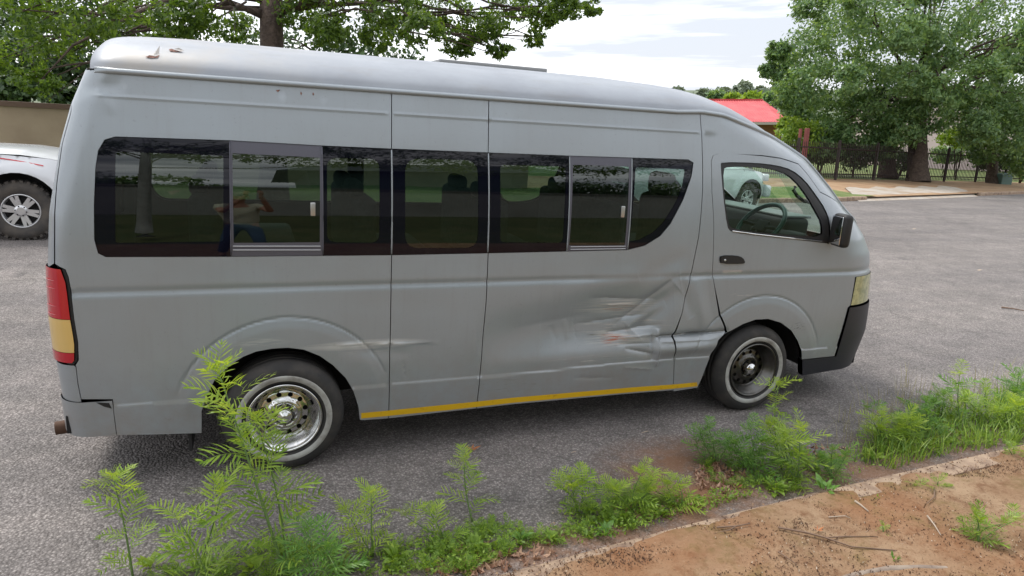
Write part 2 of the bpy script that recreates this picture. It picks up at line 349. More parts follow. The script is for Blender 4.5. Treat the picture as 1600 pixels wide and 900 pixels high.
def sstep(x): x = np.clip(x, 0, 1); return x * x * (3 - 2 * x)
def segf(s, z, a, b, w_):      # falloff around a segment
    ax, az = a; vx, vz = b[0] - ax, b[1] - az; L = vx * vx + vz * vz
    t = ((s - ax) * vx + (z - az) * vz) / L; tt = np.clip(t, 0, 1)
    d = np.hypot(s - ax - tt * vx, z - az - tt * vz)
    fade = np.sin(np.clip(t * .92 + .04, 0, 1) * PI) ** .6
    return np.exp(-(d / w_) ** 2) * fade
DENTS = [  # a, b, width, depth, kind (0 smooth, 1 sharp crease)
    ((1.12, .64), (2.30, .78), .15, -.042, 0), ((1.5, .62), (2.32, .60), .11, -.020, 0), ((2.12, .64), (2.36, .90), .07, -.026, 0), ((1.2, .50), (2.3, .50), .05, .006, 0),
    ((2.24, .500), (2.76, .515), .045, .030, 0), ((2.27, .585), (2.80, .600), .014, -.046, 1), ((2.30, .552), (2.72, .560), .010, .008, 1),
    ((2.272, .63), (2.285, .40), .016, .022, 1), ((2.235, .60), (2.25, .44), .014, -.016, 1), ((1.98, .68), (2.34, .97), .03, -.014, 1), ((1.7, .69), (2.2, .74), .015, -.006, 1), ((2.05, .52), (2.27, .47), .018, -.010, 1), ((1.55, .93), (2.2, 1.0), .07, .008, 0), ((2.06, .66), (2.30, .80), .03, .012, 0),
    ((1.92, .625), (2.29, .665), .020, -.012, 1), ((2.02, .59), (2.27, .60), .014, .007, 1), ((2.0, .55), (2.24, .545), .014, -.006, 1), ((1.62, .72), (1.65, .60), .016, .004, 0), ((1.68, .73), (1.71, .59), .012, -.002, 1), ((1.53, .69), (1.57, .60), .016, -.003, 0),
    ((1.76, .865), (2.24, .835), .016, -.006, 1), ((1.82, .815), (2.18, .80), .010, .0035, 1), ((1.3, .69), (1.75, .755), .02, -.002, 0),
    ((.26, .668), (.82, .640), .009, .005, 1), ((.3, .63), (.66, .59), .035, -.006, 0), ((.63, .54), (.645, .44), .006, -.003, 1), ((1.7, .355), (1.97, .335), .016, -.004, 1), ((2.05, .40), (2.26, .37), .012, .004, 1),
    ((2.10, .98), (2.42, 1.12), .055, -.007, 0), ((2.38, .98), (2.50, .72), .03, -.009, 0), ((2.50, .95), (2.62, .62), .035, .010, 0), ((2.58, 1.0), (2.70, .62), .03, -.006, 0), ((2.36, 1.05), (2.44, .80), .012, .004, 1),
    ((-.84, 1.90), (-.66, 1.925), .035, -.010, 0), ((-.76, 1.90), (-.70, 1.80), .025, .004, 0), ((.20, 1.925), (.24, 1.93), .006, -.003, 1), ((.0, 1.93), (.03, 1.92), .006, -.003, 1), ((-.3, 1.10), (.5, 1.12), .08, -.0015, 0), ((.1, .9), (.9, .86), .06, -.002, 0), ((-.8, .62), (-.5, .75), .08, -.002, 0), ((3.0, .95), (3.7, .8), .1, -.002, 0)]
def dentf(s, z):
    b = 0.
    for a, c, w_, A, kd in DENTS:
        ax, az = a; vx, vz_ = c[0] - ax, c[1] - az; t = ((s - ax) * vx + (z - az) * vz_) / (vx * vx + vz_ * vz_); tt = np.clip(t, 0, 1); d = np.hypot(s - ax - tt * vx, z - az - tt * vz_) / w_
        wob = 1 + .18 * np.sin(s * 23 + z * 31) * (kd == 1)
        b = b + A * (np.exp(-np.sqrt(d * d + .02) * 1.3) * 1.2 if kd else np.exp(-d * d)) * np.sin(np.clip(t * .9 + .05, 0, 1) * PI) ** .6 * wob
    return b
def bump(s, z):
    b = -.0075 * np.exp(-((z - .985) / .017) ** 2) * sstep((s + 1.0) / .1) * (1 - .7 * segf(s, z, (1.8, .97), (2.4, .98), .2))
    b += .0035 * np.exp(-((z - 1.872) / .007) ** 2) * sstep((s + .8) / .06) * sstep((2.62 - s) / .1)
    b += .0020 * sstep((1.93 - z) / .01) * sstep((z - 1.60) / .01) * 0
    zk = .415 + .02 * sstep((s - 1.2) / .8)
    b += .007 * sstep((zk - z) / .012)
    for cx, cz, R in ((.02, .27, .55), (3.08, .27, .56)):
        r = np.hypot(s - cx, (z - cz) * 1.0)
        b += .006 * sstep((R - r) / .06) * sstep((z - .3) / .15) - .0050 * np.exp(-((r - R - .004) / .008) ** 2) * sstep((z - .42) / .12)
    b = b + dentf(s, z)
    b += .0012 * np.sin(s * 5.3 + z * 3) * np.sin(z * 7 + 1) * sstep((1.1 - z) / .1)
    return b
def surf_b(s, z, inward=0., bumps=True):
    P = surf(s, z, 0.)
    e = 1e-3; Ps = surf(s + e, z) - surf(s - e, z); Pz = surf(s, z + e) - surf(s, z - e)
    n = np.cross(Ps, Pz); n /= np.linalg.norm(n, axis=-1)[..., None] + 1e-12      # outward (-Y) on the right side
    off = (bump(s, z) if bumps else 0.) - inward
    return P + n * np.asarray(off)[..., None]
def surf_n(s, z, inward, bumps):
    e = 2e-3; a = surf_b(s + e, z, inward, bumps) - surf_b(s - e, z, inward, bumps); b = surf_b(s, z + e, inward, bumps) - surf_b(s, z - e, inward, bumps)
    n = np.cross(a, b); return n / (np.linalg.norm(n, axis=-1)[..., None] + 1e-12)
VAN = empty('minibus'); VAN.matrix_world = Matrix([list(map(float, r)) + [0] for r in LW] + [[0, 0, 0, 1]])
tag(VAN, 'silver grey high roof minibus with dented lower side parked at the kerb', 'minibus')
def mirror_data(V, T, n=None):
    V2 = V.copy(); V2[:, 1] = 2 * HW - V2[:, 1]; T2 = T[:, ::-1]
    return V2, T2
def skin(name, poly, holes=(), h=.03, material=None, inward=0., bumps=True, flange=.028, ring=.007, fine=(), parent=None, mirror=None, roundover=.0025):
    """a sheet-metal or glass piece on the body surface. mirror: None | 'both' | 'only'"""
    ov, T, ie, loops = cdt(poly, holes, h, fine, ring)
    s, z = ov[:, 0], ov[:, 1]
    P = surf_b(s, z, inward + (ie * roundover if flange else 0.), bumps); NR = surf_n(s, z, inward, bumps)
    Vs = [P]; Ts = [T]; Ns = [NR]; base = len(P)
    if flange:
        for k, L in enumerate(loops):
            if k == 0 and area(L) < 0 or k > 0 and area(L) > 0: L = L[::-1]
            a = surf_b(L[:, 0], L[:, 1], inward + roundover, bumps); b = surf_b(L[:, 0], L[:, 1], inward + flange, bumps); n = len(L)
            i = np.arange(n); j = (i + 1) % n
            Vs += [a, b]; Ts.append(np.stack([base + i, base + n + i, base + n + j], 1)); Ts.append(np.stack([base + i, base + n + j, base + j], 1))
            tng = np.roll(a, -1, 0) - np.roll(a, 1, 0); nn = np.cross(a - b, tng); nn /= np.linalg.norm(nn, axis=1)[:, None] + 1e-12
            Ns += [nn, nn]; base += 2 * n
    V = np.concatenate(Vs); T = np.concatenate(Ts); NN = np.concatenate(Ns)
    if mirror:
        V2, T2 = mirror_data(V, T); N2 = NN * np.array([1, -1, 1])
        if mirror == 'only': V, T, NN = V2, T2, N2
        else: T = np.concatenate([T, T2 + len(V)]); V = np.concatenate([V, V2]); NN = np.concatenate([NN, N2])
    me = mesh(name, V, T, material, True)
    me.normals_split_custom_set_from_vertices(NN.tolist())
    return ob(name, me, parent or VAN)

# key lines, read off the photograph and mapped onto the body surface
seam1 = sides((612, 146), (611, 240), (612, 398), (611, 470), (609, 560), (607, 652))
seam2 = sides((764, 155), (763, 240), (762, 396), (760, 470), (753, 560), (744, 636))
seam3 = sides((1094, 176), (1097, 215), (1098, 300), (1092, 370), (1078, 440), (1066, 490), (1052, 527), (1053, 560), (1051, 611))
def fz(z): return float(np.interp(z, ZF, XF))
def fs(z, t): return fz(z) - AF + AF * t
def dripf(z, t): return (fs(z, t), z)
DL = [(-.9, 1.983), (2.30, 1.985)] + sides((1097, 175), (1130, 180.5), (1160, 193)) + [dripf(1.87, .80), dripf(1.80, .88), dripf(1.735, .93), dripf(1.655, .96), dripf(1.54, 1.0), dripf(1.40, 1.03), dripf(1.30, 1.06), dripf(1.21, 1.12), dripf(1.13, 1.2)]
def dripz(s): return np.interp(s, [p[0] for p in DL], [p[1] for p in DL])
def sh(line, dx): return [(s + dx, z) for s, z in line]
G = .0022
rear_seam = sides((133, 106), (130, 115), (110, 175), (97, 222), (88, 285), (84.5, 350), (84.5, 412))
rear_arch = sides((562, 655), (560, 635), (552, 610), (540, 590), (520, 570), (500, 556), (475, 546), (450, 543), (425, 544.5), (400, 549), (380, 557), (358, 571), (335, 594), (322, 620), (315, 642), (315, 676))
front_arch = sides((1252, 561), (1251, 546), (1246, 532), (1236, 516), (1220, 504), (1200, 498), (1180, 499), (1160, 506), (1140, 517), (1122, 527))
band = sides((165, 402), (153, 396), (147, 375), (146.5, 320), (149, 260), (153, 235), (163, 218), (180, 213), (360, 219), (500, 227), (612, 232), (763, 238), (890, 243), (985, 246), (1076, 249), (1084, 254), (1081, 275), (1068, 312), (1048, 350), (1032, 369), (1008, 384), (980, 391), (763, 396), (612, 399), (360, 401.5))
bl = [side(565, 656), side(607, 653), side(744, 637.5), side(800, 631), side(1000, 613), side(1051, 609), side(1088, 605)]
band_bot = [side(165, 402), side(360, 401.5), side(612, 399), side(763, 396), side(980, 391)]
# vertical cuts of the band
def cut_band(x_top_u, x_bot_u, vt, vb): return side(x_top_u, vt), side(x_bot_u, vb)
# body panels (window band is one opening across three panels -> each panel gets its own notch polygon)
zt = lambda s: float(dripz(s))
def zat(line, s_):  # not used
    return np.interp(s_, [p[0] for p in line], [p[1] for p in line])
st1, sb1 = side(612, 232), side(612, 399); st2, sb2 = side(763, 238), side(763, 396)
lowseam1 = [p for p in seam1 if p[1] < sb1[1]]; upseam1 = [p for p in seam1 if p[1] > st1[1]]
lowseam2 = [p for p in seam2 if p[1] < sb2[1]]; upseam2 = [p for p in seam2 if p[1] > st2[1]]
lamp_edge = sides((102, 421), (107, 433), (110, 450), (116, 500), (122, 535), (123, 563), (118, 571))
corner_edge = sides((119, 574), (122, 600), (127, 624))
quarter_poly = ([(upseam1[0][0] - G, zt(.5))] + [(-.2, zt(0)), (rear_seam[0][0] + .005, 1.983)] + sh(rear_seam, .004) + lamp_edge + corner_edge
    + sides((176, 624), (183, 679), (250, 678)) + rear_arch[::-1][0:] + [(bl[0][0], bl[0][1])] + [(seam1[-1][0] - G, bl[1][1])] + sh(lowseam1[::-1], -G)
    + [(sb1[0] - G, sb1[1])] + [band[24], band[0]] + band[1:10] + [(st1[0] - G, st1[1])] + sh(upseam1[::-1], -G)[:-1])
def dedup(P, eps=.0012):
    o = [P[0]]
    for p in P[1:]:
        if math.hypot(p[0] - o[-1][0], p[1] - o[-1][1]) > eps: o.append(p)
    if math.hypot(o[0][0] - o[-1][0], o[0][1] - o[-1][1]) < eps: o.pop()
    return o
FINE = [(1.08, 1.9, .30, 1.03, .011), (1.9, 2.70, .30, 1.03, .0075), (1.08, 2.45, 1.855, 1.89, .006)]
skin('rear_quarter_panel', dedup(quarter_poly), h=.028, material=M_paint, fine=[(-.9, -.6, 1.75, 1.97, .018), (-.62, .53, .30, .90, .011), (-.95, -.62, .36, .48, .012), (-.97, .53, .94, 1.03, .012), (-.9, .53, 1.855, 1.89, .006)])
mid_u = [(st1[0] + G, st1[1])] + [(st2[0] - G, st2[1])] + sh(upseam2[::-1], -G)[:-1] + [(upseam2[0][0] - G, zt(1)), (upseam1[0][0] + G, zt(.5))] + sh(upseam1, G)[1:]
skin('upper_middle_panel', dedup(mid_u), h=.028, material=M_paint, fine=[(.5, 1.1, 1.855, 1.89, .006)])
mid_l = [(sb1[0] + G, sb1[1])] + sh(lowseam1, G)[:-1] + [(seam1[-1][0] + G, bl[1][1]), (seam2[-1][0] - G, bl[2][1])] + sh(lowseam2[::-1], -G)[1:] + [(sb2[0] - G, sb2[1])]
skin('lower_middle_panel', dedup(mid_l), h=.028, material=M_paint, fine=[(.56, 1.08, .36, .72, .012), (.56, 1.08, .94, 1.03, .012)])
up3 = [p for p in seam3]
front_side = ([(sb2[0] + G, sb2[1])] + sh(lowseam2, G)[:-1] + [(seam2[-1][0] + G, bl[2][1]), bl[3], bl[4], (seam3[-1][0] - G, bl[5][1])] + sh(seam3[::-1], -G)[1:-1]
    + [(seam3[0][0] - G, zt(seam3[0][0])), (upseam2[0][0] + G, zt(1))] + sh(upseam2, G)[1:] + [(st2[0] + G, st2[1])] + band[12:22])
skin('front_side_panel', dedup(front_side), h=.028, material=M_paint, fine=FINE)
door_seam = sides((1150, 240.5), (1122, 240.5), (1115, 243), (1112, 252), (1113, 300), (1116, 350), (1115, 400), (1114, 425), (1117, 445), (1126, 490), (1137, 519))
door_top = sides((1190, 243), (1220, 247), (1248, 256), (1262, 272), (1282, 300))
pillar_poly = ([(a + G + .010 * float(np.exp(-((b - .56) / .06) ** 2)), b) for a, b in seam3] + sides((1089, 605), (1096, 590), (1108, 556), (1120, 531), (1130, 523)) + [(a - .003 - .013 * float(sstep((.96 - b) / .3)), b) for a, b in door_seam[::-1]] + [(a, b + .003) for a, b in door_top]
    + DL[10:4:-1] + [p for p in DL[4:1:-1] if p[0] > seam3[0][0] + .02] + [(seam3[0][0] + G, zt(seam3[0][0]))])
skin('front_pillar_panel', dedup(pillar_poly), h=.026, material=M_paint, fine=[(2.26, 2.84, .3, 1.03, .008)])
# driver's door and wing in one pressing
win_out = smooth_poly(sides((1126, 258), (1128, 253), (1180, 254), (1214, 258), (1238, 265), (1258, 281), (1276, 305), (1290, 326), (1297, 345), (1298, 382), (1290, 380), (1240, 374), (1190, 369), (1143, 363), (1136, 354), (1130, 305)), 1)
head_in = sides((1337, 433), (1330, 476))
bump_in = sides((1325, 481), (1310, 534), (1303, 556))
door_poly = (door_seam[::-1] + [(a, b - .003) for a, b in door_top] + [(DL[10][0] + .002, DL[10][1] - .003)] + DL[11:] + [(fs(1.0, 1.2), 1.0), (fs(.93, 1.2), .93)]
    + head_in + bump_in + front_arch)
skin('driver_door', dedup(door_poly), holes=[win_out], h=.026, material=M_paint, fine=[(2.5, 3.70, .3, .88, .011), (2.4, 4.4, .94, 1.03, .012)])
# ---------------------------------------------------------------- van: rear, nose, roof
def rcs(z): return float(np.interp(z, ZR, XR)) + AR - AR * PI / 2 - (HW - float(Y0(z)) - BR)      # s of the centre line, rear
def fcs(z): return fz(z) - AF + AF * PI / 2 + (HW - float(Y0(z)) - BF)
def rs(z, t): return float(np.interp(z, ZR, XR)) + AR - AR * t
tg = [(rear_seam[0][0] - .004, 1.99)] + sh(rear_seam, -.004) + [(rs(1.06, 1.7), 1.055), (rs(.8, 1.7), .8), (rs(.62, 1.7), .62), (rs(.62, 1.6), .60), (rs(.45, 1.6), .45), (rcs(.45), .45), (rcs(1.0), 1.0), (rcs(1.22), 1.22)]
tgw = [(rcs(1.22), 1.22), (rs(1.22, 3.2), 1.22), (rs(1.75, 3.2), 1.75), (rcs(1.75), 1.75)]
skin('tailgate', dedup(tg + [(rs(1.22, 3.4), 1.22), (rs(1.75, 3.2), 1.75), (rcs(1.75), 1.75), (rcs(1.99), 1.99)]), h=.05, material=M_paint, bumps=False, mirror='both', fine=[(-1.2, -.7, .4, 2.1, .022)])
skin('rear_window', dedup([(rcs(1.22), 1.22), (rs(1.22, 3.35), 1.22), (rs(1.75, 3.15), 1.75), (rcs(1.75), 1.75)]), h=.06, material=M_tint, bumps=False, mirror='both', inward=.006, flange=0)
# rear corner strip under the lamp and the lamp
lamp_in = sides((100, 421), (106, 433), (109, 450), (115, 500), (121, 535), (121, 563), (115, 570))
def lampz(p0, p1): return [p for p in lamp_in if p1 - 1e-4 <= p[1] <= p0 + 1e-4]
zl = lambda z: float(np.interp(-z, [-p[1] for p in lamp_in], [p[0] for p in lamp_in]))
z_a, z_b = side(118, 499)[1], side(119, 551)[1]
TLm = empty('tail_lamp'); TLm.parent = VAN
def lamp_seg(name, z0, z1, m):
    zz = np.linspace(z0, z1, 5); edge = [(zl(z) - .012, z) for z in zz]; outr = [(rs(z, 2.0), z) for z in zz[::-1]]
    skin(name, edge + outr, h=.02, material=m, bumps=False, parent=TLm, inward=-.008, flange=.03, ring=.004)
lamp_seg('red_lens', lamp_in[0][1], z_a + .001, M_red); lamp_seg('amber_lens', z_a - .001, z_b + .001, M_amber); lamp_seg('lower_red_lens', z_b - .001, lamp_in[-1][1] + .01, M_red)
for v_ in (437, 449, 476, 489):
    a_, z_ = side(83, v_); zz = z_; P_ = [surf_b(np.array(rs(zz, 1.05 - .55 * q)), np.array(zz + .003 * (1 - q)), -.0115, False) for q in np.linspace(0, 1, 5)] + [surf_b(np.array(rs(zz, 1.05 - .55 * q)), np.array(zz - .003 * (1 - q)), -.0115, False) for q in np.linspace(1, 0, 5)]
    MB().add(P_, [list(range(10))]).ob('lamp_glint', mat('lamp_glint_pink', (.75, .30, .32), .2), TLm)  # pale strips paint highlights onto the ribbed red lens
skin('lamp_gasket', dedup([(a + .0, b) for a, b in lamp_in] + [(zl(z) - .030, z) for z in np.linspace(lamp_in[-1][1], lamp_in[0][1], 8)]), h=.03, material=M_rub, bumps=False, parent=TLm, inward=.002, flange=0, ring=0)
zz0 = lamp_in[-1][1] - .005
corner = [(p[0] - .003, p[1]) for p in corner_edge] + [(corner_edge[-1][0] - .003, corner_edge[-1][1] - .03), (rs(.45, 1.62), corner_edge[-1][1] - .03), (rs(.6, 1.62), zz0)]
skin('rear_corner_panel', dedup([(zl(zz0) , zz0)] + corner), h=.03, material=M_paint, bumps=False)
bz1, bz0 = side(150, 625)[1], side(150, 679)[1]
rb = [side(175.5, 625.5), side(182, 679)]
skin('rear_bumper', dedup([rb[0], rb[1], (rs(bz0, 1.2), bz0 - .004), (rcs(bz0), bz0), (rcs(bz1), bz1 - .01), (rs(bz1, 1.2), bz1 - .004)]), h=.03, material=M_paint, bumps=False, inward=-.008, mirror='both', flange=.05)
skin('scuff_patch', sides((150, 627.5), (171, 628.5), (175, 637), (163, 634)), h=.02, material=M_rub, bumps=False, inward=-.0095, flange=0, ring=0)
px_ = on_road(104, 672, .27)
MB().tube([(-1.085, .20, .238), (-.93, .22, .246), (-.6, .34, .28), (-.2, .5, .33)], [.034, .034, .028, .028], 14, cap=False).tube([(-1.078, .20, .238), (-.93, .22, .246)], .030, 14).ob('exhaust_pipe', M_rust, VAN, True)
# nose
skin('nose_panel', dedup([(fs(1.13, 1.2), 1.13), (fs(.93, 1.2), .93), (fs(.93, 1.9), .93), (fs(.78, 2.1), .78), (fcs(.78), .78), (fcs(1.13), 1.13)]), h=.05, material=M_paint, bumps=False, mirror='both')
skin('grille', dedup([(fs(.92, 1.95), .925), (fs(.78, 2.15), .785), (fcs(.78), .785), (fcs(.92), .925)]), h=.06, material=M_rub, bumps=False, mirror='both', inward=-.006)
hl = sides((1337.5, 432.5), (1329, 477))
HLP = skin('headlamp', dedup([hl[0], hl[1], (fs(hl[1][1], 1.95), hl[1][1] + .01), (fs(hl[0][1], 1.85), hl[0][1])]), h=.03, material=M_lamp, bumps=False, inward=-.006)
for (za, zb_, t0, t1, cc) in ((.32, .60, .98, 1.28, (.62, .64, .40)), (.66, .86, .96, 1.22, (.30, .31, .16)), (.12, .26, .98, 1.30, (.50, .30, .08))):
    zt_, zb2 = hl[0][1] - za * (hl[0][1] - hl[1][1]), hl[0][1] - zb_ * (hl[0][1] - hl[1][1]); mz = (zt_ + zb2) / 2
    P_ = [surf_b(np.array(fs(mz, q)), np.array(z_), -.0085, False) for q, z_ in ((t0, zb2), (t1, zb2), (t1, zt_), (t0, zt_))]; MB().add(P_, [[0, 1, 2, 3]]).ob('lamp_reflector', mat('reflector', cc, .15, .4), HLP)
skin('headlamp', dedup([hl[0], hl[1], (fs(hl[1][1], 1.95), hl[1][1] + .01), (fs(hl[0][1], 1.85), hl[0][1])]), h=.03, material=M_lamp, bumps=False, inward=-.006, mirror='only')
zb1 = hl[1][1] - .012
bmp = sides((1326, 480), (1311, 535), (1304.5, 556), (1252, 561.5), (1252, 586), (1298, 577.5))
skin('front_bumper', dedup(bmp + [(fs(.24, 1.3), .22), (fcs(.24), .22), (fcs(zb1), zb1 + .06), (fs(zb1, 1.6), zb1)]), h=.03, material=M_plast, bumps=False, inward=-.014, mirror='both', flange=.05)
# windscreen
ws = [p for p in DL if p[1] < 1.90][:-1] + [(fs(1.14, 1.25), 1.14)]
skin('windscreen', dedup([(a + .02, b) for a, b in ws] + [(fcs(1.14), 1.14), (fcs(1.90), 1.90)]), h=.06, material=M_clear, bumps=False, mirror='both', inward=.006, flange=0)
# side glass
def clip(poly, a, b):       # keep what lies right of the line a->b (a top, b bottom): sign>0
    o = []; n = len(poly); f = lambda p: (b[0] - a[0]) * (p[1] - a[1]) - (b[1] - a[1]) * (p[0] - a[0])
    for i in range(n):
        p, q = poly[i], poly[(i + 1) % n]; fp, fq = f(p), f(q)
        if fp >= 0: o.append(p)
        if (fp >= 0) != (fq >= 0): t = fp / (fp - fq); o.append((p[0] + (q[0] - p[0]) * t, p[1] + (q[1] - p[1]) * t))
    return o
def between(poly, L, R):
    if L: poly = clip(poly, side(*L[0]), side(*L[1]))
    if R: poly = clip(poly, side(*R[1]), side(*R[0]))
    return dedup(poly)
band_in = [tuple(p) for p in inset(np.array(band), .0012)]
INW = .008
cuts = [None, ((359, 219), (361, 401)), ((503, 227), (505, 400)), ((612, 232), (612, 399)), ((763.5, 238), (762.5, 396)), ((890.5, 243), (886, 395)), ((988, 246), (981, 392)), None]
opens = [fillet(sides((180, 236), (349, 243), (349, 378), (180, 380)), .012), fillet(sides((363, 239), (500, 246), (500, 379), (365, 380)), .006),
         fillet(sides((511, 246), (511, 379), (593, 380), (593, 248)), .05), fillet(sides((633, 247), (747, 250), (747, 388), (633, 388)), .075),
         fillet(sides((782, 257), (885, 260), (880, 380), (782, 379)), .03), fillet(sides((896, 257), (984, 260), (977, 384), (890, 384)), .006),
         fillet(sides((994, 261), (1072, 264), (1067, 292), (1056, 318), (1038, 347), (1022, 363), (1000, 375), (984, 378)), .02)]
for i in range(7):
    pl = between(band_in, cuts[i], cuts[i + 1])
    d = .0015; P = np.array(pl); c = P.mean(0)
    fr = skin('side_window', pl, holes=[opens[i]], h=.04, material=M_black if i not in (1, 5) else M_alum, inward=INW - .0012, bumps=False, flange=.006, ring=0, roundover=.0005)
    P = np.array(opens[i]); P = inset(P, -.004)
    skin('pane', [tuple(p) for p in P], h=.04, material=M_tint, inward=INW + .001, bumps=False, flange=0, ring=0, parent=fr)
    if i in (1, 5):
        u, v = ((489, 327), (973.5, 331))[i == 5]; a, z = side(u, v)
        p = surf_b(a, z, INW - .012, False); MB().rbox(p[0] - .012, p[0] + .012, p[1], p[1] + .012, z - .034, z + .034, .004).ob('window_latch', M_silver, fr, True)
        for vv in ((385, 391) if i == 1 else (386, 390)):
            q = sides((364 if i == 1 else 892, vv), (501 if i == 1 else 978, vv - (0 if i == 1 else 1)))
            MB().tube([surf_b(a_, z_, INW - .003, False) for a_, z_ in q], .0022, 6).ob('channel_rail', M_silver, fr)
for k in (1, 2, 3, 4, 5, 6):
    a, b = side(*cuts[k][0]), side(*cuts[k][1])
    pts = [surf_b(a[0] + (b[0] - a[0]) * t, a[1] + (b[1] - a[1]) * t, INW - .003, False) for t in np.linspace(.01, .99, 14)]
    MB().tube(pts, .0042 if k in (3, 4) else .0034, 6).ob('window_divider', M_alum if k in (1, 2) else M_paint, VAN, True)
# driver window
wi = inset(np.array(win_out), .002); inner = smooth_poly(sides((1131, 264), (1140, 260), (1185, 260), (1222, 267), (1243, 280), (1262, 305), (1276, 330), (1286, 349), (1286, 371), (1240, 368), (1190, 364), (1146, 358), (1139, 350), (1133, 305)), 1)
dw = skin('driver_window', [tuple(p) for p in wi], holes=[inner], h=.03, material=M_rub, inward=.006, bumps=False, flange=.02, ring=0)
skin('pane', [tuple(p) for p in inset(np.array(inner), -.004)], h=.04, material=M_clear, inward=.014, bumps=False, flange=0, ring=0, parent=dw)
MB().tube([surf_b(a, z, -.002, True) for a, z in [side(u, v) for u, v in ((1144, 361), (1180, 366), (1230, 371.5), (1284, 377))]], .005, 8).ob('weather_strip', M_chrome, dw, True)
# handle, recess, mirror, tape
hp = smooth_poly(sides((1125, 399), (1150, 399), (1160, 402), (1164, 410), (1160, 412), (1126, 412), (1124, 406)), 1)
hd = skin('door_handle', [tuple(p) for p in hp], h=.015, material=M_rub, inward=-.012, bumps=True, flange=.03, ring=.004, roundover=.006)
a, z = side(1131, 406); p = surf_b(a, z, -.014); MB().lathe_y([(0, -.002), (.007, -.002), (.008, .004)], 14, p).ob('key_lock', M_silver, hd, True)
skin('handle_reflector', sides((1129, 421.5), (1159, 421.5), (1163, 428), (1130, 428.5)), h=.012, material=mat('pale_recess', (.42, .45, .48), .2, .4, coat=.5), inward=-.002, bumps=True, flange=.004, ring=0)
tp = sides((564, 644.5), (607, 640.5), (745, 626.5), (800, 620.5), (987, 604.5), (1056, 599.5), (1088, 596.5), (1089, 602.5), (1057, 606), (987, 612), (900, 619.5), (800, 628.5), (700, 640), (564, 653))
skin('yellow_tape', tp, h=.02, material=M_tape, inward=-.0025, bumps=True, flange=.004, ring=0)
mp_ = ray_l(1314, 360); k = (-.09 - CAML[1]) / mp_[1]; mc = CAML + mp_ * k
MIR = empty('door_mirror', tuple(mc), (0, 0, math.radians(-14))); MIR.parent = VAN
MIR.scale = (.88, .88, .88); MB().rbox(-.035, .045, -.085, .085, -.125, .125, .03).ob('mirror_housing', M_rub, MIR, True)
MB().rbox(-.042, -.034, -.068, .068, -.105, .105, .003).ob('mirror_glass', mat('mirror_face', (.6, .62, .65), .03, 1.), MIR, True)
MB().tube([(.0, .05, -.09), (.02, .12, -.10), (.03, .2, -.10)], [.022, .018, .02], 10).ob('mirror_arm', M_rub, MIR, True)
# far side, interior
LS = [(rs(.3, 1.3), .3), (rs(1.0, 1.3), 1.0), (rs(1.9, 1.3), 1.9)] + [DL[0], DL[1]] + DL[2:] + [(fs(.9, 1.2), .9), (fs(.3, 1.2), .3), (3.62, .3), (3.5, .6), (3.2, .72), (2.9, .66), (2.68, .3), (.45, .3), (.3, .6), (0, .7), (-.3, .6), (-.45, .3)]
far_w = [rrect(-.78, .56, 1.2, 1.69, .07), rrect(.68, 1.66, 1.2, 1.69, .07), smooth_poly([(1.78, 1.69), (2.36, 1.69), (2.33, 1.5), (2.22, 1.3), (2.08, 1.22), (1.78, 1.22)], 2),
         smooth_poly([(2.80, 1.66), (2.84, 1.22), (4.02, 1.20), (3.93, 1.34), (3.72, 1.52), (3.50, 1.66)], 1)]
far_w[0] = rrect(-.78, .56, 1.2, 1.69, .1)
skin('far_side_panel', dedup(LS), holes=far_w, h=.07, material=M_paint, bumps=False, mirror='only', flange=.03)
for q in far_w: skin('far_window', [tuple(p) for p in inset(np.array(q), .002)], h=.08, material=M_ftint if q is not far_w[3] else M_clear, bumps=False, mirror='only', inward=.012, flange=0, ring=0)
IT = [(-.92, .72), (-.86, 1.6), (-.76, 1.95), (2.7, 1.95), (2.9, 1.85), (3.3, 1.76), (3.7, 1.58), (3.95, 1.35), (4.08, 1.16), (4.0, .72)]
skin('inner_trim', IT, holes=[[tuple(p) for p in inset(np.array(q), -.01)] for q in far_w], h=.08, material=M_int, bumps=False, mirror='only', inward=.035, flange=0, ring=0)
tri = [[tuple(p) for p in inset(np.array(band), -.03)], [tuple(p) for p in inset(np.array(win_out), -.02)]]
skin('inner_trim', IT, holes=tri, h=.08, material=M_int, bumps=False, inward=.085, flange=0, ring=0)
MB().box(-.98, 4.05, .06, 1.80, .68, .72).box(-.74, 2.7, .25, 1.6, 1.93, 1.95).ob('cabin_floor_and_lining', M_int, VAN)
f = MB().box(-1.0, -.46, .05, 1.81, .27, .36).box(.46, 2.66, .05, 1.81, .25, .36).box(3.62, 4.1, .1, 1.76, .25, .5).box(-.5, 4.0, .40, 1.46, .24, .69)
f.box(-.46, -.44, .04, .4, .3, .7).box(.46, .48, .04, .4, .26, .7).box(2.68, 2.70, .04, .4, .28, .7).box(3.58, 3.60, .04, .4, .28, .7); f.ob('underbody', M_dark, VAN)
for cx in (0, 3.1):
    V = []; n = 16
    for k in range(n + 1):
        a = PI * k / n
        for y in (.045, .42): V.append((cx + .47 * math.cos(a), y, .28 + .385 * math.sin(a)))
    MB().add(V, [[2 * k, 2 * k + 1, 2 * k + 3, 2 * k + 2] for k in range(n)]).ob('wheel_arch_liner', M_dark, VAN, True)
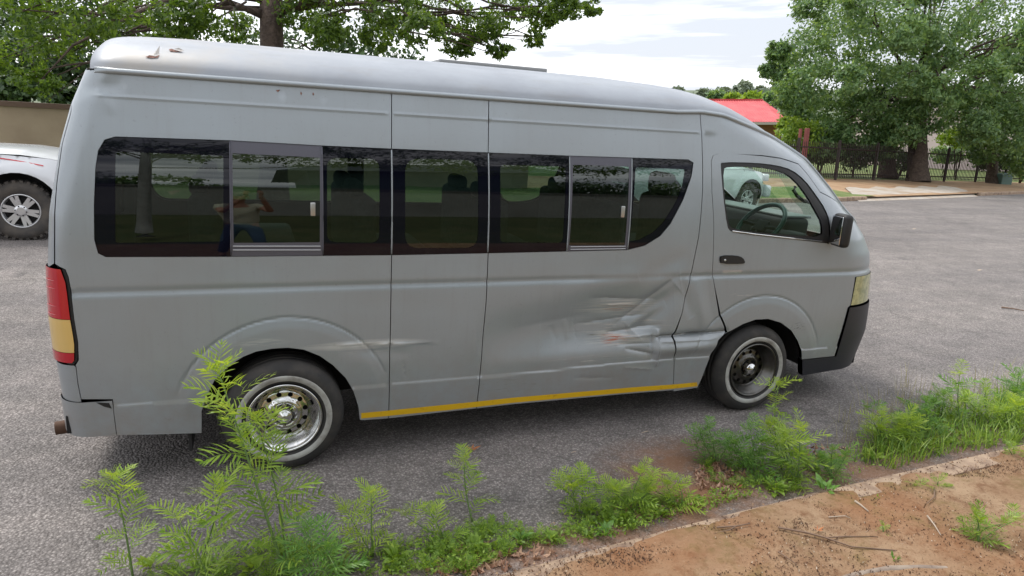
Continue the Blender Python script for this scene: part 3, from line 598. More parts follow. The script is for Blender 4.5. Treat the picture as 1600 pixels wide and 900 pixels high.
for x, y0, y1 in ((-.35, .18, 1.68), (.45, .18, 1.25), (1.22, .18, 1.25), (1.98, .18, 1.25)):
    st = empty('bench_seat'); st.parent = VAN
    MB().rbox(x, x + .48, y0, y1, .95, 1.06, .04).ob('cushion', M_seat, st, True)
    MB().rbox(x - .08, x + .06, y0, y1, 1.0, 1.42, .04).ob('backrest', M_seat, st, True)
    ny = int((y1 - y0) / .42)
    for k in range(ny): yy = y0 + (k + .5) * (y1 - y0) / ny; MB().rbox(x - .08, x + .01, yy - .12, yy + .12, 1.40, 1.50, .035).ob('headrest', M_seat, st, True)
for y in (.5, 1.36):
    st = empty('front_seat'); st.parent = VAN
    MB().rbox(2.62, 3.1, y - .25, y + .25, .85, 1.0, .05).ob('cushion', M_seat, st, True); MB().rbox(2.46, 2.62, y - .25, y + .25, .9, 1.45, .06).ob('backrest', M_seat, st, True)
    MB().rbox(2.45, 2.54, y - .13, y + .13, 1.44, 1.60, .045).ob('headrest', M_seat, st, True)
db = MB().rbox(3.62, 4.0, .16, 1.70, .75, 1.13, .05).rbox(3.62, 3.86, .50, 1.70, 1.0, 1.285, .04).rbox(3.52, 3.72, .32, .80, .98, 1.20, .05); db.ob('dashboard', M_int, VAN, True)
MB().rbox(3.64, 3.88, .52, 1.70, 1.284, 1.305, .008).ob('dashboard_top', mat('lit_dash_top', (.16, .17, .17), .5), VAN, True)  # paler slab: windscreen light on the dash top put into its colour
SW = empty('steering_wheel', (3.40, .52, 1.235), (0, math.radians(-50), 0)); SW.parent = VAN
MB().tube([(.195 * math.cos(a), .195 * math.sin(a), 0) for a in np.linspace(0, 2 * PI, 40)], .017, 8, False).ob('wheel_rim', mat('green_wheel_cover', (.015, .07, .06), .4), SW, True)
MB().rbox(-.05, .05, -.06, .06, -.03, .0, .01).tube([(0, 0, -.02), (0, .19, 0)], .014).tube([(0, 0, -.02), (0, -.19, 0)], .014).tube([(0, 0, -.02), (-.19, 0, 0)], .014).ob('wheel_spokes', M_int, SW, True)
MB().tube([surf_b(*side(u, v), .06, False) for u, v in ((1254, 290), (1250, 296), (1256, 306), (1268, 314), (1276, 314))], .012, 8).ob('grab_handle', M_rub, VAN, True)
# roof
zc_s = [-.80, -.76, -.70, -.6, -.4, -.1, 1.0, 2.0, 2.3, 2.5, 2.65, 2.8, 2.95, 3.1, 3.25]
zc_z = [2.135, 2.165, 2.185, 2.193, 2.20, 2.20, 2.20, 2.195, 2.18, 2.158, 2.13, 2.09, 2.03, 1.965, 1.90]
SS = np.concatenate([np.linspace(-.80, -.5, 12), np.linspace(-.4, 2.2, 40), np.linspace(2.25, 3.22, 30)])
PH = np.concatenate([np.linspace(0, .12, 10)[:-1], np.linspace(.12, 1, 26)])
V = []
for s_ in SS:
    zd = float(dripz(s_)) + .006; p0 = surf_b(np.array(s_), np.array(zd), -.004, False); zc = max(float(np.interp(s_, zc_s, zc_z)), zd + .012)
    for ph in PH:
        y = p0[1] + (HW - p0[1]) * ph; hh = (1 - (1 - ph) ** 2.5) ** (1 / 1.75)
        rib = .006 * sstep((ph - .36) / .02) - .006 * sstep((ph - .40) / .02) + .004 * sstep((ph - .045) / .01) * 0
        fr_ = sstep((s_ - 2.3) / .9); V.append((p0[0] + .16 * fr_ * math.sin(ph * PI / 2), y, zd + (zc - zd) * hh + rib))
n = len(PH); V = np.array(V); Fq = [[i * n + j, i * n + j + 1, (i + 1) * n + j + 1, (i + 1) * n + j][::-1] for i in range(len(SS) - 1) for j in range(n - 1)]
V2 = V.copy(); V2[:, 1] = 2 * HW - V2[:, 1]; F2 = [[q + len(V) for q in f_][::-1] for f_ in Fq]
capc = [[i for i in range(n)][::-1] + [len(V) * 2, ], ]
allV = np.concatenate([V, V2, np.array([(V[0][0] + .0, HW, 1.95), (V[0][0], V[0][1], 1.95)])])
cap = [[2 * len(V), 2 * len(V) + 1] + list(range(n))]
ob('roof', mesh('roof', allV, Fq + F2 + cap, M_roof, True), VAN)
from mathutils.bvhtree import BVHTree
BV = BVHTree.FromPolygons([Vector(q) for q in allV], Fq + F2)
def on_roof(u, v, lift=.003):
    h = BV.ray_cast(Vector(CAML), Vector(ray_l(u, v)).normalized()); return np.array(h[0] + h[1] * lift) if h[0] else None
M_torn = mat('torn_rusty_edge', (.10, .045, .035), .9, var=(60, (.30, .16, .12), .4, .6)); M_flake = mat('peeled_paint_flake', (.5, .47, .44), .6)
def rpatch(name, px, m, lift=.003, up=None):
    P = [on_roof(u, v, lift) for u, v in px]
    if any(p is None for p in P): return
    if up is not None:
        for k, h_ in up.items(): P[k] = P[k] + np.array([0, -h_, h_])
    MB().add(P, [list(range(len(P)))]).ob(name, m, VAN)
rpatch('torn_hole', [(227, 90), (234, 87), (243, 89), (250, 86.5), (246, 91), (236, 91.5)], M_torn); rpatch('paint_flake', [(231, 88), (240, 86), (247, 82), (251, 79), (249, 86), (241, 88)], M_flake, .006, {2: .01, 3: .016})
rpatch('torn_hole', [(264, 78), (268, 77), (275, 79.5), (286, 81), (276, 82), (266, 81)], M_torn); rpatch('paint_flake', [(272, 79), (280, 79), (288, 81.5), (280, 82)], M_flake, .007, {1: .006})
for q_ in ([(431, 141), (438, 140), (436, 142.5), (434, 144)], [(470, 143), (472, 146), (470.5, 149), (469, 146)], [(489, 144), (491, 147), (489.5, 150), (488, 147)]):
    MB().add([surf_b(*[np.array(c_) for c_ in side(u, v)], -.0015) for u, v in q_], [[0, 1, 2, 3]]).ob('paint_chip', M_torn, VAN)
rail = MB(); ss = [s_ for s_ in np.linspace(-.775, 2.3, 60)] + list(np.linspace(2.34, DL[-3][0], 50)); ring_ = []
for s_ in ss:
    zd = float(dripz(s_)); k_ = min(1, (s_ + .776) / .05 + .1)
    for dz, o_ in ((-.014, -.004), (-.012, .010 * k_), (-.007, .0155 * k_), (.0, .016 * k_), (.006, .013 * k_), (.012, .006), (.016, -.002)): ring_.append(surf_b(np.array(s_), np.array(zd + dz), -o_, False))
m7 = 7; rail.add(ring_, [[i * m7 + j, i * m7 + j + 1, (i + 1) * m7 + j + 1, (i + 1) * m7 + j][::-1] for i in range(len(ss) - 1) for j in range(m7 - 1)]).add([], [])
rail.ob('drip_rail', M_paint, VAN, True)
MB().rbox(.95, 1.66, .66, 1.20, 2.185, 2.212, .008).ob('roof_vent', mat('vent_plastic', (.25, .25, .25), .5), VAN, True)
# wheels
def make_wheel(cx, steel, yoff=0., steer=0.):
    W_ = empty('wheel', (cx, yoff, .302 if steel else .279), (0, RNG.uniform(0, 3), steer)); W_.parent = VAN
    pr_ = [(.172, .035), (.186, .006), (.205, -.002), (.235, -.006), (.258, .002), (.276, .020), (.286, .036)]
    pr_ += [(.290, .05), (.290, .075), (.283, .077), (.283, .083), (.290, .085), (.290, .115), (.283, .117), (.283, .123), (.290, .125), (.290, .155), (.283, .157), (.283, .163), (.290, .165), (.290, .19)]
    pr_ += [(.276, .215), (.25, .225), (.19, .21)]
    MB().lathe_y(pr_, 72).ob('tyre', M_tyre, W_, True)
    MB().lathe_y([(.197, -.0015), (.200, -.0048), (.212, -.0068), (.223, -.0085), (.226, -.005)], 72).ob('whitewall', M_wall, W_, True)
    m = M_steel if steel else M_chrome
    MB().lathe_y([(.180, .012), (.180, .002), (.175, -.002), (.171, -.001), (.167, .004), (.163, .022), (.152, .028), (.150, .05), (.138, .056), (.136, .078), (.128, .084)], 72).ob('rim', m, W_, True)
    hl_ = []; nh = 12
    for k in range(nh):
        a = 2 * PI * k / nh; hl_.append([(.103 * math.cos(a) + .0125 * math.cos(b), .103 * math.sin(a) + .0125 * math.sin(b)) for b in np.linspace(0, 2 * PI, 13)[:-1]])
    circ = [(.129 * math.cos(b), .129 * math.sin(b)) for b in np.linspace(0, 2 * PI, 49)[:-1]]
    ov, T, ie, lp = cdt(circ, hl_, .012, (), 0)
    r = np.hypot(ov[:, 0], ov[:, 1]); y = np.interp(r, [0, .045, .060, .074, .082, .12, .129], [.075, .075, .052, .050, .068, .072, .084])
    V = np.stack([ov[:, 0], y, ov[:, 1]], 1); d = ob('wheel_disc', mesh('wheel_disc', V, T, m, True), W_); nb = len(V)
    MB().lathe_y([(0, .10), (.13, .10)], 24).ob('hub_back', M_dark, W_)
    MB().lathe_y([(0, .018), (.012, .018), (.014, .022), (.030, .024), (.036, .03), (.038, .05), (.041, .06)], 32).ob('hub_cap', M_chrome, W_, True)
    for k in range(6):
        a = 2 * PI * k / 6 + .3; MB().lathe_y([(0, .034), (.008, .035), (.009, .055)], 6, (.053 * math.cos(a), 0, .053 * math.sin(a))).ob('wheel_nut', m, W_)
    return W_
WR1 = make_wheel(0.0, False, -.032); WR1.scale = (1.075, 1.05, 1.075); WR2 = make_wheel(3.08, True, .005); WR2.scale = (1.07, 1, 1.07)
for cx in (0, 3.08):
    W_ = empty('wheel', (cx, 1.62, .29)); W_.parent = VAN; MB().lathe_y([(.17, .2), (.26, .22), (.29, .18), (.29, .03), (.26, 0), (.0, .02)], 40).ob('tyre', M_tyre, W_, True)
MB().box(-.47, -.455, .05, .32, .11, .40).ob('mud_flap', M_rub, VAN); MB().box(2.66, 2.675, .06, .32, .17, .45).ob('mud_flap', M_rub, VAN)
# ================================================================ the ground
def pz(x, y): return -(.06897 * x + .01744 * y)
def tri_grid(xs, ys, zf, tf=None):
    X, Y = np.meshgrid(xs, ys, indexing='ij'); Z = zf(X, Y); V = np.stack([X, Y, Z], -1).reshape(-1, 3)
    n = len(ys); i, j = np.meshgrid(np.arange(len(xs) - 1), np.arange(n - 1), indexing='ij'); a = (i * n + j).ravel()
    return V, np.stack([a, a + n, a + n + 1, a + 1], 1)
def fbm(x, y, sc, seed=0):
    r = np.random.default_rng(seed); o = np.zeros_like(x, float); A = 1.
    for k in range(5):
        for _ in range(3):
            th, ph = r.uniform(0, 2 * PI, 2); o += A * np.sin((x * np.cos(th) + y * np.sin(th)) * sc * 2 ** k + ph + 1.3 * np.sin((y * np.cos(th) - x * np.sin(th)) * sc * 2 ** k * .7 + ph))
        A *= .52
    return o / 3
KN = [(-60, -2.2), (-10, -1.75), (-3, -1.5), (0, -1.33), (.66, -1.275), (1.47, -1.203), (2.05, -1.14), (3.2, -1.076), (4.38, -1.004), (8, -.86), (20, -.4), (70, 2)]
KF = [(-60, 7), (-10, 8.4), (-3, 8.9), (5, 10.3), (12, 12.3), (17.2, 13.4), (24.4, 15.5), (34.7, 18.6), (50, 23), (70, 29)]
kn = lambda x: np.interp(x, [p[0] for p in KN], [p[1] for p in KN]); kf = lambda x: np.interp(x, [p[0] for p in KF], [p[1] for p in KF])
def rh(x, y): return np.interp(x, [-9, -3, -.2, 1.5, 3.1, 6, 12], [0, -.045, -.031, -.020, -.008, .0, 0]) * (1 - sstep((np.asarray(y) - 3) / 4)) * sstep((np.asarray(y) + 9) / 5)
LWM = Matrix([list(map(float, r)) + [0] for r in LW] + [[0, 0, 0, 1]])
def road_obj(name, V, Fc, m, parent=None, smooth=True, **t):
    V = np.asarray(V, float) @ LW.T; o = ob(name, mesh(name, V, Fc if isinstance(Fc, list) else np.asarray(Fc), m, smooth), parent); tag(o, **t); return o
# materials of the ground
def ground_mat(name, fn):
    m = bpy.data.materials.new(name); m.use_nodes = True; t = m.node_tree; b = t.nodes['Principled BSDF']; co = N(t, 'ShaderNodeTexCoord'); fn(t, b, co.outputs['Object']); return m
def noise(t, P, sc, det=5, ro=.6, dist=0.):
    n = N(t, 'ShaderNodeTexNoise', Scale=sc, Detail=float(det), Roughness=ro, Distortion=dist); t.links.new(P, n.inputs[0]); return n.outputs[0]
def blob(t, P, x, y, rx, ry, soft=.5):
    v = N(t, 'ShaderNodeVectorMath', _operation='SUBTRACT'); t.links.new(P, v.inputs[0]); v.inputs[1].default_value = (x, y, 0)
    s2 = N(t, 'ShaderNodeVectorMath', _operation='MULTIPLY'); t.links.new(v.outputs[0], s2.inputs[0]); s2.inputs[1].default_value = (1 / rx, 1 / ry, 0)
    ln = N(t, 'ShaderNodeVectorMath', _operation='LENGTH'); t.links.new(s2.outputs[0], ln.inputs[0])
    r = N(t, 'ShaderNodeMapRange'); r.inputs['From Min'].default_value = 1.; r.inputs['From Max'].default_value = 1 - soft; t.links.new(ln.outputs['Value'], r.inputs[0]); return r.outputs[0]
def mul(t, a, b_):
    m = N(t, 'ShaderNodeMath', _operation='MULTIPLY')
    for i, x in enumerate((a, b_)):
        if hasattr(x, 'node'): t.links.new(x, m.inputs[i])
        else: m.inputs[i].default_value = x
    return m.outputs[0]
def asphalt(t, b, P):
    L = t.links; vo = N(t, 'ShaderNodeTexVoronoi', Scale=78.); L.new(P, vo.inputs['Vector']); v2 = N(t, 'ShaderNodeTexVoronoi', Scale=210.); L.new(P, v2.inputs['Vector'])
    n_big = noise(t, P, .5, 4); n_mid = noise(t, P, 4, 6)
    chip = N(t, 'ShaderNodeSeparateXYZ'); L.new(vo.outputs['Color'], chip.inputs[0])
    c = ramp(t, chip.outputs[0], 0., (.165, .146, .137), 1., (.64, .59, .56)); c2 = ramp(t, vo.outputs['Distance'], .0, 1., .55, .30)
    c = mixc(t, 1., c, c2, 'MULTIPLY'); c = mixc(t, .35, c, ramp(t, v2.outputs['Distance'], 0, (.48, .44, .42), .6, (.18, .162, .153)))
    c = mixc(t, 1., c, ramp(t, n_mid, .3, (.82, .82, .82), .7, (1.12, 1.1, 1.1)), 'MULTIPLY'); c = mixc(t, 1., c, ramp(t, n_big, .35, (.88, .88, .88), .65, (1.12, 1.12, 1.12)), 'MULTIPLY')
    sn = noise(t, P, 5, 7, .7)
    for x, y, rx, ry, k in ((2.12, -.62, .62, .50, 1.), (2.0, -.9, .5, .3, 1.), (1.3, -1.05, .8, .2, .9), (3.9, -.75, 1.1, .35, .75), (3.0, -.9, .8, .25, .8), (.3, -1.15, 1., .2, .5), (6, -.8, 2, .3, .6), (2.3, -.35, .5, .2, .35)):
        w_ = mul(t, blob(t, P, x, y, rx, ry, .7), ramp(t, sn, .30, 0., .56, k)); c = mixc(t, w_, c, mixc(t, .80, c, (.27, .135, .07)))
    mpw = N(t, 'ShaderNodeMapping'); mpw.inputs['Scale'].default_value = (.12, 1.1, 1.); L.new(P, mpw.inputs[0]); tn = noise(t, mpw.outputs[0], 1.3, 5, .6); c = mixc(t, 1., c, ramp(t, tn, .38, (.84, .84, .85), .62, (1.08, 1.07, 1.05)), 'MULTIPLY')
    wn = N(t, 'ShaderNodeTexVoronoi', Scale=.33); wn.feature = 'DISTANCE_TO_EDGE'; dn = N(t, 'ShaderNodeTexNoise', Scale=2.5, Detail=5.); L.new(P, dn.inputs[0]); va = N(t, 'ShaderNodeVectorMath', _operation='MULTIPLY_ADD'); L.new(dn.outputs['Color'], va.inputs[0]); va.inputs[1].default_value = (.7, .7, .7); L.new(P, va.inputs[2]); L.new(va.outputs[0], wn.inputs['Vector'])
    crk = mul(t, ramp(t, wn.outputs['Distance'], .0, 1., .0045, 0.), ramp(t, n_big, .50, 0., .56, .55)); c = mixc(t, crk, c, (.05, .045, .04)); c = mixc(t, ramp(t, noise(t, P, 1.7, 3, .5), .68, 0., .74, .45), c, (.07, .065, .065))
    L.new(c, b.inputs['Base Color']); b.inputs['Roughness'].default_value = .8; b.inputs['Specular IOR Level'].default_value = .35
    bp = N(t, 'ShaderNodeBump', Strength=1., Distance=.007); bp.invert = True; L.new(vo.outputs['Distance'], bp.inputs['Height']); L.new(bp.outputs[0], b.inputs['Normal'])
M_asph = ground_mat('asphalt', asphalt)
def soil(t, b, P):
    L = t.links; n1_ = noise(t, P, 2.2, 8, .65); n2_ = noise(t, P, 14, 8, .7); n3_ = noise(t, P, 75, 5, .7)
    c = ramp(t, n1_, .32, (.245, .145, .082), .68, (.39, .275, .175)); c = mixc(t, ramp(t, n2_, .47, 0., .66, .85), c, (.17, .085, .045)); c = mixc(t, ramp(t, noise(t, P, .9, 4, .5), .45, 0., .62, .6), c, (.27, .12, .055)); c = mixc(t, ramp(t, n3_, .58, 0., .70, .8), c, (.10, .055, .03))
    c = mixc(t, ramp(t, n3_, .28, .5, .40, 0.), c, (.50, .36, .24)); c = mixc(t, mul(t, ramp(t, noise(t, P, 3.1, 6, .6), .5, 0., .66, .5), ramp(t, n2_, .4, 0., .6, 1.)), c, (.17, .17, .06))
    L.new(c, b.inputs['Base Color']); b.inputs['Roughness'].default_value = .95; b.inputs['Specular IOR Level'].default_value = .15
    ad = N(t, 'ShaderNodeMath', _operation='ADD'); L.new(n2_, ad.inputs[0]); L.new(mul(t, n3_, .6), ad.inputs[1]); bp = N(t, 'ShaderNodeBump', Strength=.8, Distance=.02); L.new(ad.outputs[0], bp.inputs['Height']); L.new(bp.outputs[0], b.inputs['Normal'])
M_soil = ground_mat('clay_soil', soil)
def lawn(t, b, P):
    L = t.links; n1_ = noise(t, P, .8, 6); n2_ = noise(t, P, 25, 6, .7)
    c = ramp(t, n1_, .35, (.09, .15, .03), .68, (.22, .24, .08)); c = mixc(t, ramp(t, n2_, .5, 0., .75, .7), c, (.04, .08, .015)); L.new(c, b.inputs['Base Color']); b.inputs['Roughness'].default_value = .9
    bp = N(t, 'ShaderNodeBump', Strength=1., Distance=.05); L.new(n2_, bp.inputs['Height']); L.new(bp.outputs[0], b.inputs['Normal'])
M_lawn = ground_mat('grass_turf', lawn)
M_conc = mat('weathered_concrete', (.36, .26, .18), .9, bump=(60, .6, .01), var=(9, (.16, .10, .07), .42, .68))
M_drive = mat('driveway_concrete', (.40, .36, .31), .9, bump=(20, .4, .02), var=(1.4, (.30, .22, .15), .45, .7))
M_tan = mat('tan_verge_soil', (.36, .24, .14), .95, bump=(8, .6, .05), var=(1.1, (.26, .15, .08), .4, .65))
M_hill = mat('hazed_hillside', (.13, .17, .11), 1., var=(.03, (.12, .14, .08), .4, .6))  # haze over the hills is painted into this pale surface colour
# far terrain: plane near the van, falling into a valley, low hills on the horizon
rad = np.concatenate([np.linspace(0, 60, 10), np.geomspace(80, 6500, 34)]); an = np.linspace(0, 2 * PI, 121)
R_, A_ = np.meshgrid(rad, an, indexing='ij'); X = R_ * np.sin(A_); Y = R_ * np.cos(A_)
near = pz(np.clip(X, -70, 75), np.clip(Y, -40, 90)) - .12
hill = 2.0 + 16 * sstep((R_ - 1300) / 2600) + 4.5 * fbm(X, Y, .0016, 3) * sstep((R_ - 900) / 1500)
valley = -10 - 8 * sstep((R_ - 150) / 300) + (hill + 18) * sstep((R_ - 600) / 1800)
Z = near + (valley - near) * sstep((R_ - 75) / 160)
V = np.stack([X, Y, Z], -1).reshape(-1, 3); n = len(an); i, j = np.meshgrid(np.arange(len(rad) - 1), np.arange(n - 1), indexing='ij'); a = (i * n + j).ravel()
tag(ob('ground', mesh('ground', V, np.stack([a, a + 1, a + n + 1, a + n], 1), M_hill, True)), kind='structure')
# road
xs = np.concatenate([np.linspace(-60, -4, 20)[:-1], np.linspace(-4, 9, 80), np.linspace(9, 70, 30)[1:]])
V = []; ny = 17
for x in xs:
    for k in range(ny): y_ = kn(x) + (kf(x) - kn(x)) * (k / (ny - 1)) ** 1.5; V.append((x, y_, float(rh(x, y_))))
road_obj('road', V, [[i * ny + k, (i + 1) * ny + k, (i + 1) * ny + k + 1, i * ny + k + 1] for i in range(len(xs) - 1) for k in range(ny - 1)], M_asph, kind='structure')
# near verge: clay behind the kerb, rising to a grass bank behind the camera
def vz(x, d):           # d = distance behind the kerb line
    return .097 + .010 * sstep((d - .02) / .06) + .012 * fbm(x, d, 6.0, 31) * sstep((.2 - d) / .15) - .035 * sstep((.035 - d) / .03) + .016 * fbm(x * 1.6, d * .3, 2.2, 9) * sstep((.3 - d) / .25) + .012 * fbm(x, d, 3.0, 5) * sstep(d / .3) + .006 * fbm(x, d, 17., 8) + .03 * sstep((.35 - d) / .3) * 0 + 1.0 * sstep((d - 2.9) / 6.2)
xs = np.concatenate([np.linspace(-22, -1.5, 30)[:-1], np.linspace(-1.5, 8, 240), np.linspace(8, 30, 40)[1:]]); ds = np.concatenate([np.linspace(.012, 2.6, 90), np.linspace(2.7, 14, 40)])
V = [(x, kn(x) - d, float(z_ + rh(x, kn(x) - d))) for x, row in zip(xs, [vz(np.full(len(ds), x), ds) for x in xs]) for d, z_ in zip(ds, row)]; n = len(ds); V = np.array(V)
FQ = np.array([[i * n + k, i * n + k + 1, (i + 1) * n + k + 1, (i + 1) * n + k] for i in range(len(xs) - 1) for k in range(n - 1)])
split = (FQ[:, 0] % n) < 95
road_obj('verge', V, FQ[split], M_soil, kind='structure'); road_obj('grass_bank', V, FQ[~split], mat('shaded_bank_grass', (.055, .075, .022), .95, var=(2.5, (.10, .10, .04), .4, .7)), kind='structure')  # bank colour darkened to stand in for the shade of the trees
# kerbs
def kerb(name, kl, x0, x1, step, sgn, mt, w_=.13, h=.1, gaps=(), drop=0.):
    K = tag(empty(name), kind='structure'); x = x0; bmx = None
    while x < x1:
        x2 = x + step * RNG.uniform(.92, 1.05)
        if not any(a < x < b for a, b in gaps):
            a = np.array([x + .004, float(kl(x)), 0]); b = np.array([x2 - .004, float(kl(x2)), 0]); dr = (b - a) / np.linalg.norm(b - a); nr = np.array([-dr[1], dr[0], 0]) * sgn
            prof = [(-.0, -.12), (-.004, h - .03), (.012, h - .006), (.03, h), (w_, h - .003), (w_, -.12)]; k = max(2, int(step / .12)); Vk = []
            for q in range(k + 1):
                p = a + (b - a) * q / k
                for pi_, (o_, z_) in enumerate(prof):
                    wob = RNG.normal(0, .0035) if pi_ in (2, 3, 4) else 0; Vk.append(p + nr * (o_ + wob) + np.array([0, 0, z_ + wob - drop + float(rh(p[0], p[1]))]))
            npf = len(prof); Fk = [[q * npf + j, (q + 1) * npf + j, (q + 1) * npf + (j + 1) % npf, q * npf + (j + 1) % npf] for q in range(k) for j in range(npf - 1)] + [list(range(npf)), [k * npf + j for j in range(npf)][::-1]]
            if sgn > 0: Fk = [f_[::-1] for f_ in Fk]
            road_obj('kerb_stone', Vk, Fk, mt, K, False)
        x = x2
    return K
kerb('kerb', kn, -3, 9, .95, -1, M_conc); kerb('far_kerb', kf, -14, 60, 1.1, 1, M_conc, .16, .13, gaps=[(19.2, 28.5)])
# far verge sheets
def strip(name, x0, x1, f0, f1, z, m, n=30, **t):
    xs = np.linspace(x0, x1, n); V = [];
    for x in xs:
        for k in range(6): V.append((x, f0(x) + (f1(x) - f0(x)) * k / 5, z + (.02 * math.sin(x * 1.7 + k) if 0 < k < 5 else 0)))
    return road_obj(name, V, [[i * 6 + k, (i + 1) * 6 + k, (i + 1) * 6 + k + 1, i * 6 + k + 1] for i in range(n - 1) for k in range(5)], m, **t)
fence_l = [np.array([6., 17.6]), np.array([28.5, 22.8]), np.array([60., 27.6])]
fy = lambda x: float(np.interp(x, [p[0] for p in fence_l], [p[1] for p in fence_l]))
strip('far_verge', -60, 70, lambda x: kf(x) + .12, lambda x: fy(x) + .6 if x > 6 else kf(x) + 9, .10, M_tan, 60, kind='structure')
strip('grass_strip', -14, 20.5, lambda x: kf(x) + .15, lambda x: kf(x) + (3.4 if x > 4 else 8), .106 + .02, M_lawn, 40, kind='structure')
V = []; xs = np.linspace(18.9, 28.8, 24)
for k, x in enumerate(xs):
    jx = .5 * math.sin(k * 1.3)
    for dy, zz in ((-.25, -.02), (-.1, .012), (.3, .05), (1.2, .132), (3.4 + jx, .14), (3.6 + jx, .06)): V.append((x + (dy * .9 if dy > 0 else 0), float(kf(x)) + dy, zz))
road_obj('driveway', V, [[i * 6 + k, (i + 1) * 6 + k, (i + 1) * 6 + k + 1, i * 6 + k + 1] for i in range(len(xs) - 1) for k in range(5)], M_drive, smooth=False, kind='structure')
strip('garden_lawn', 6, 75, lambda x: fy(x) + .6, lambda x: fy(x) + 32, .10, M_lawn, 30, kind='structure')

# ================================================================ foliage
def leaf_quads(C_, Nn, L, Wd, rng):
    n = len(C_); d = rng.normal(size=(n, 3)); d -= (d * Nn).sum(1)[:, None] * Nn * .8; d[:, 2] -= .35; d /= np.linalg.norm(d, axis=1)[:, None]
    s_ = np.cross(d, Nn); s_ /= np.linalg.norm(s_, axis=1)[:, None] + 1e-9; l = (L * rng.uniform(.6, 1.25, n))[:, None]; w_ = l * Wd
    up = np.cross(s_, d)
    V = np.stack([C_ - d * l * .5, C_ + s_ * w_ - up * l * .06, C_ + d * l * .5 - up * l * .12, C_ - s_ * w_ - up * l * .06], 1).reshape(-1, 3)
    return V, np.arange(4 * n).reshape(-1, 4)
def crown_mesh(name, blobs, L, m, rng, clumps=34, per=60, Wd=.28, spread=.20, flat=1.):
    """blobs: (x,y,z,rx,ry,rz[,density])"""
    Cs, Ns = [], []
    for bq in blobs:
        c = np.array(bq[:3], float); r = np.array(bq[3:6], float); k = int(clumps * (bq[6] if len(bq) > 6 else 1))
        dr = rng.normal(size=(k, 3)); dr /= np.linalg.norm(dr, axis=1)[:, None]; rr = rng.uniform(.35, 1.0, (k, 1)) ** .5
        cc = c + dr * rr * r
        pts = cc[:, None, :] + rng.normal(size=(k, per, 3)) * (r.min() * spread) * np.array([1, 1, .6 * flat])
        nn = dr[:, None, :] * .8 + np.array([0, 0, .7]) + rng.normal(size=(k, per, 3)) * .55
        Cs.append(pts.reshape(-1, 3)); Ns.append(nn.reshape(-1, 3))
    C_ = np.concatenate(Cs); Nn = np.concatenate(Ns); Nn /= np.linalg.norm(Nn, axis=1)[:, None]
    V, Fq = leaf_quads(C_, Nn, np.full(len(C_), L), Wd, rng)
    me = bpy.data.meshes.new(name); me.vertices.add(len(V)); me.vertices.foreach_set('co', V.ravel()); me.loops.add(len(Fq) * 4); me.loops.foreach_set('vertex_index', Fq.ravel().astype('i'))
    me.polygons.add(len(Fq)); me.polygons.foreach_set('loop_start', np.arange(0, 4 * len(Fq), 4, dtype='i')); me.materials.append(m); me.update(calc_edges=True); return me
M_bark = mat('dark_bark', (.055, .038, .03), .95, bump=(14, 1., .05), var=(9, (.11, .08, .06), .4, .7))
M_bark2 = mat('pale_bark', (.34, .36, .34), .9, bump=(20, .5, .02), var=(6, (.22, .23, .21), .4, .7))
L_oak = leafmat('oak_leaves', (.035, .08, .012), (.14, .23, .035), .55)
L_dark = leafmat('dark_leaves', (.020, .048, .014), (.07, .13, .035), .3)
L_green = leafmat('green_leaves', (.075, .155, .065), (.24, .36, .155), .45, .33)
L_yel = leafmat('yellow_green_leaves', (.12, .22, .02), (.30, .42, .06), .4)
L_far = leafmat('hazed_leaves', (.15, .19, .14), (.25, .30, .19), .1)  # pale leaf colour stands in for distance haze
def branch(mb, a, b, r0, r1, sag=.0, n=7, rng=RNG):
    a, b = np.array(a, float), np.array(b, float); P = []
    L_ = np.linalg.norm(b - a); o1 = rng.normal(size=3) * L_ * .05
    for k in range(n):
        t = k / (n - 1); p = a + (b - a) * t + o1 * math.sin(t * PI) + np.array([0, 0, 1]) * sag * math.sin(t * PI) + rng.normal(size=3) * L_ * .012 * (0 < k < n - 1); P.append(p)
    mb.tube(P, list(np.linspace(r0, r1, n)), 7); return P
def tree(base, fork, blobs, leaf, L, r0, label, group, m_bark=M_bark, rng=None, limbs=True, name='tree', **kw):
    rng = rng or RNG; T = empty(name, tuple(base)); tag(T, label, 'tree', group)
    b = np.array(base, float); f = np.array(fork, float) - b; mb = MB()
    P = [(0, 0, -.1), (0, 0, .05)] + [tuple(f * t + np.array([.06 * math.sin(t * 5), .05 * math.cos(t * 4), 0]) * r0) for t in (.15, .4, .7, 1)]
    mb.tube(P, [r0 * 1.5, r0 * 1.25, r0, r0 * .9, r0 * .85, r0 * .8], 14)
    if limbs:
        for bq in (blobs if len(blobs) < 15 else [blobs[i_] for i_ in sorted(rng.choice(len(blobs), min(len(blobs), 15 if len(blobs) > 45 else 20), replace=False))]):
            c = np.array(bq[:3], float) - b; st = f * rng.uniform(.75, 1.); branch(mb, st, c, r0 * .24, r0 * .04, .1 * np.linalg.norm(c - st), rng=rng)
            for _ in range(3):
                q = c + rng.normal(size=3) * np.array(bq[3:6]) * .45; branch(mb, st + (c - st) * rng.uniform(.4, .8), q, r0 * .09, r0 * .02, .05, 5, rng)
    mb.ob('trunk', m_bark, T, True)
    bl_ = [(*(np.array(q[:3]) - b), *q[3:]) for q in blobs]
    ob('crown', crown_mesh('crown', bl_, L, leaf, rng, **kw), T); return T
def D(u, v, d, r, dens=1., ry=None, rz=None): p = at_depth(u, v, d); s_ = d / F_PX; return (*p, r * s_, (ry or r) * s_, (rz or r) * s_, dens)
def gp(u, d, dz=0.):     # ground point under pixel column u at forward distance d
    p = at_depth(u, 300, d); return np.array([p[0], p[1], pz(p[0], p[1]) + dz])
rg = np.random.default_rng(11)
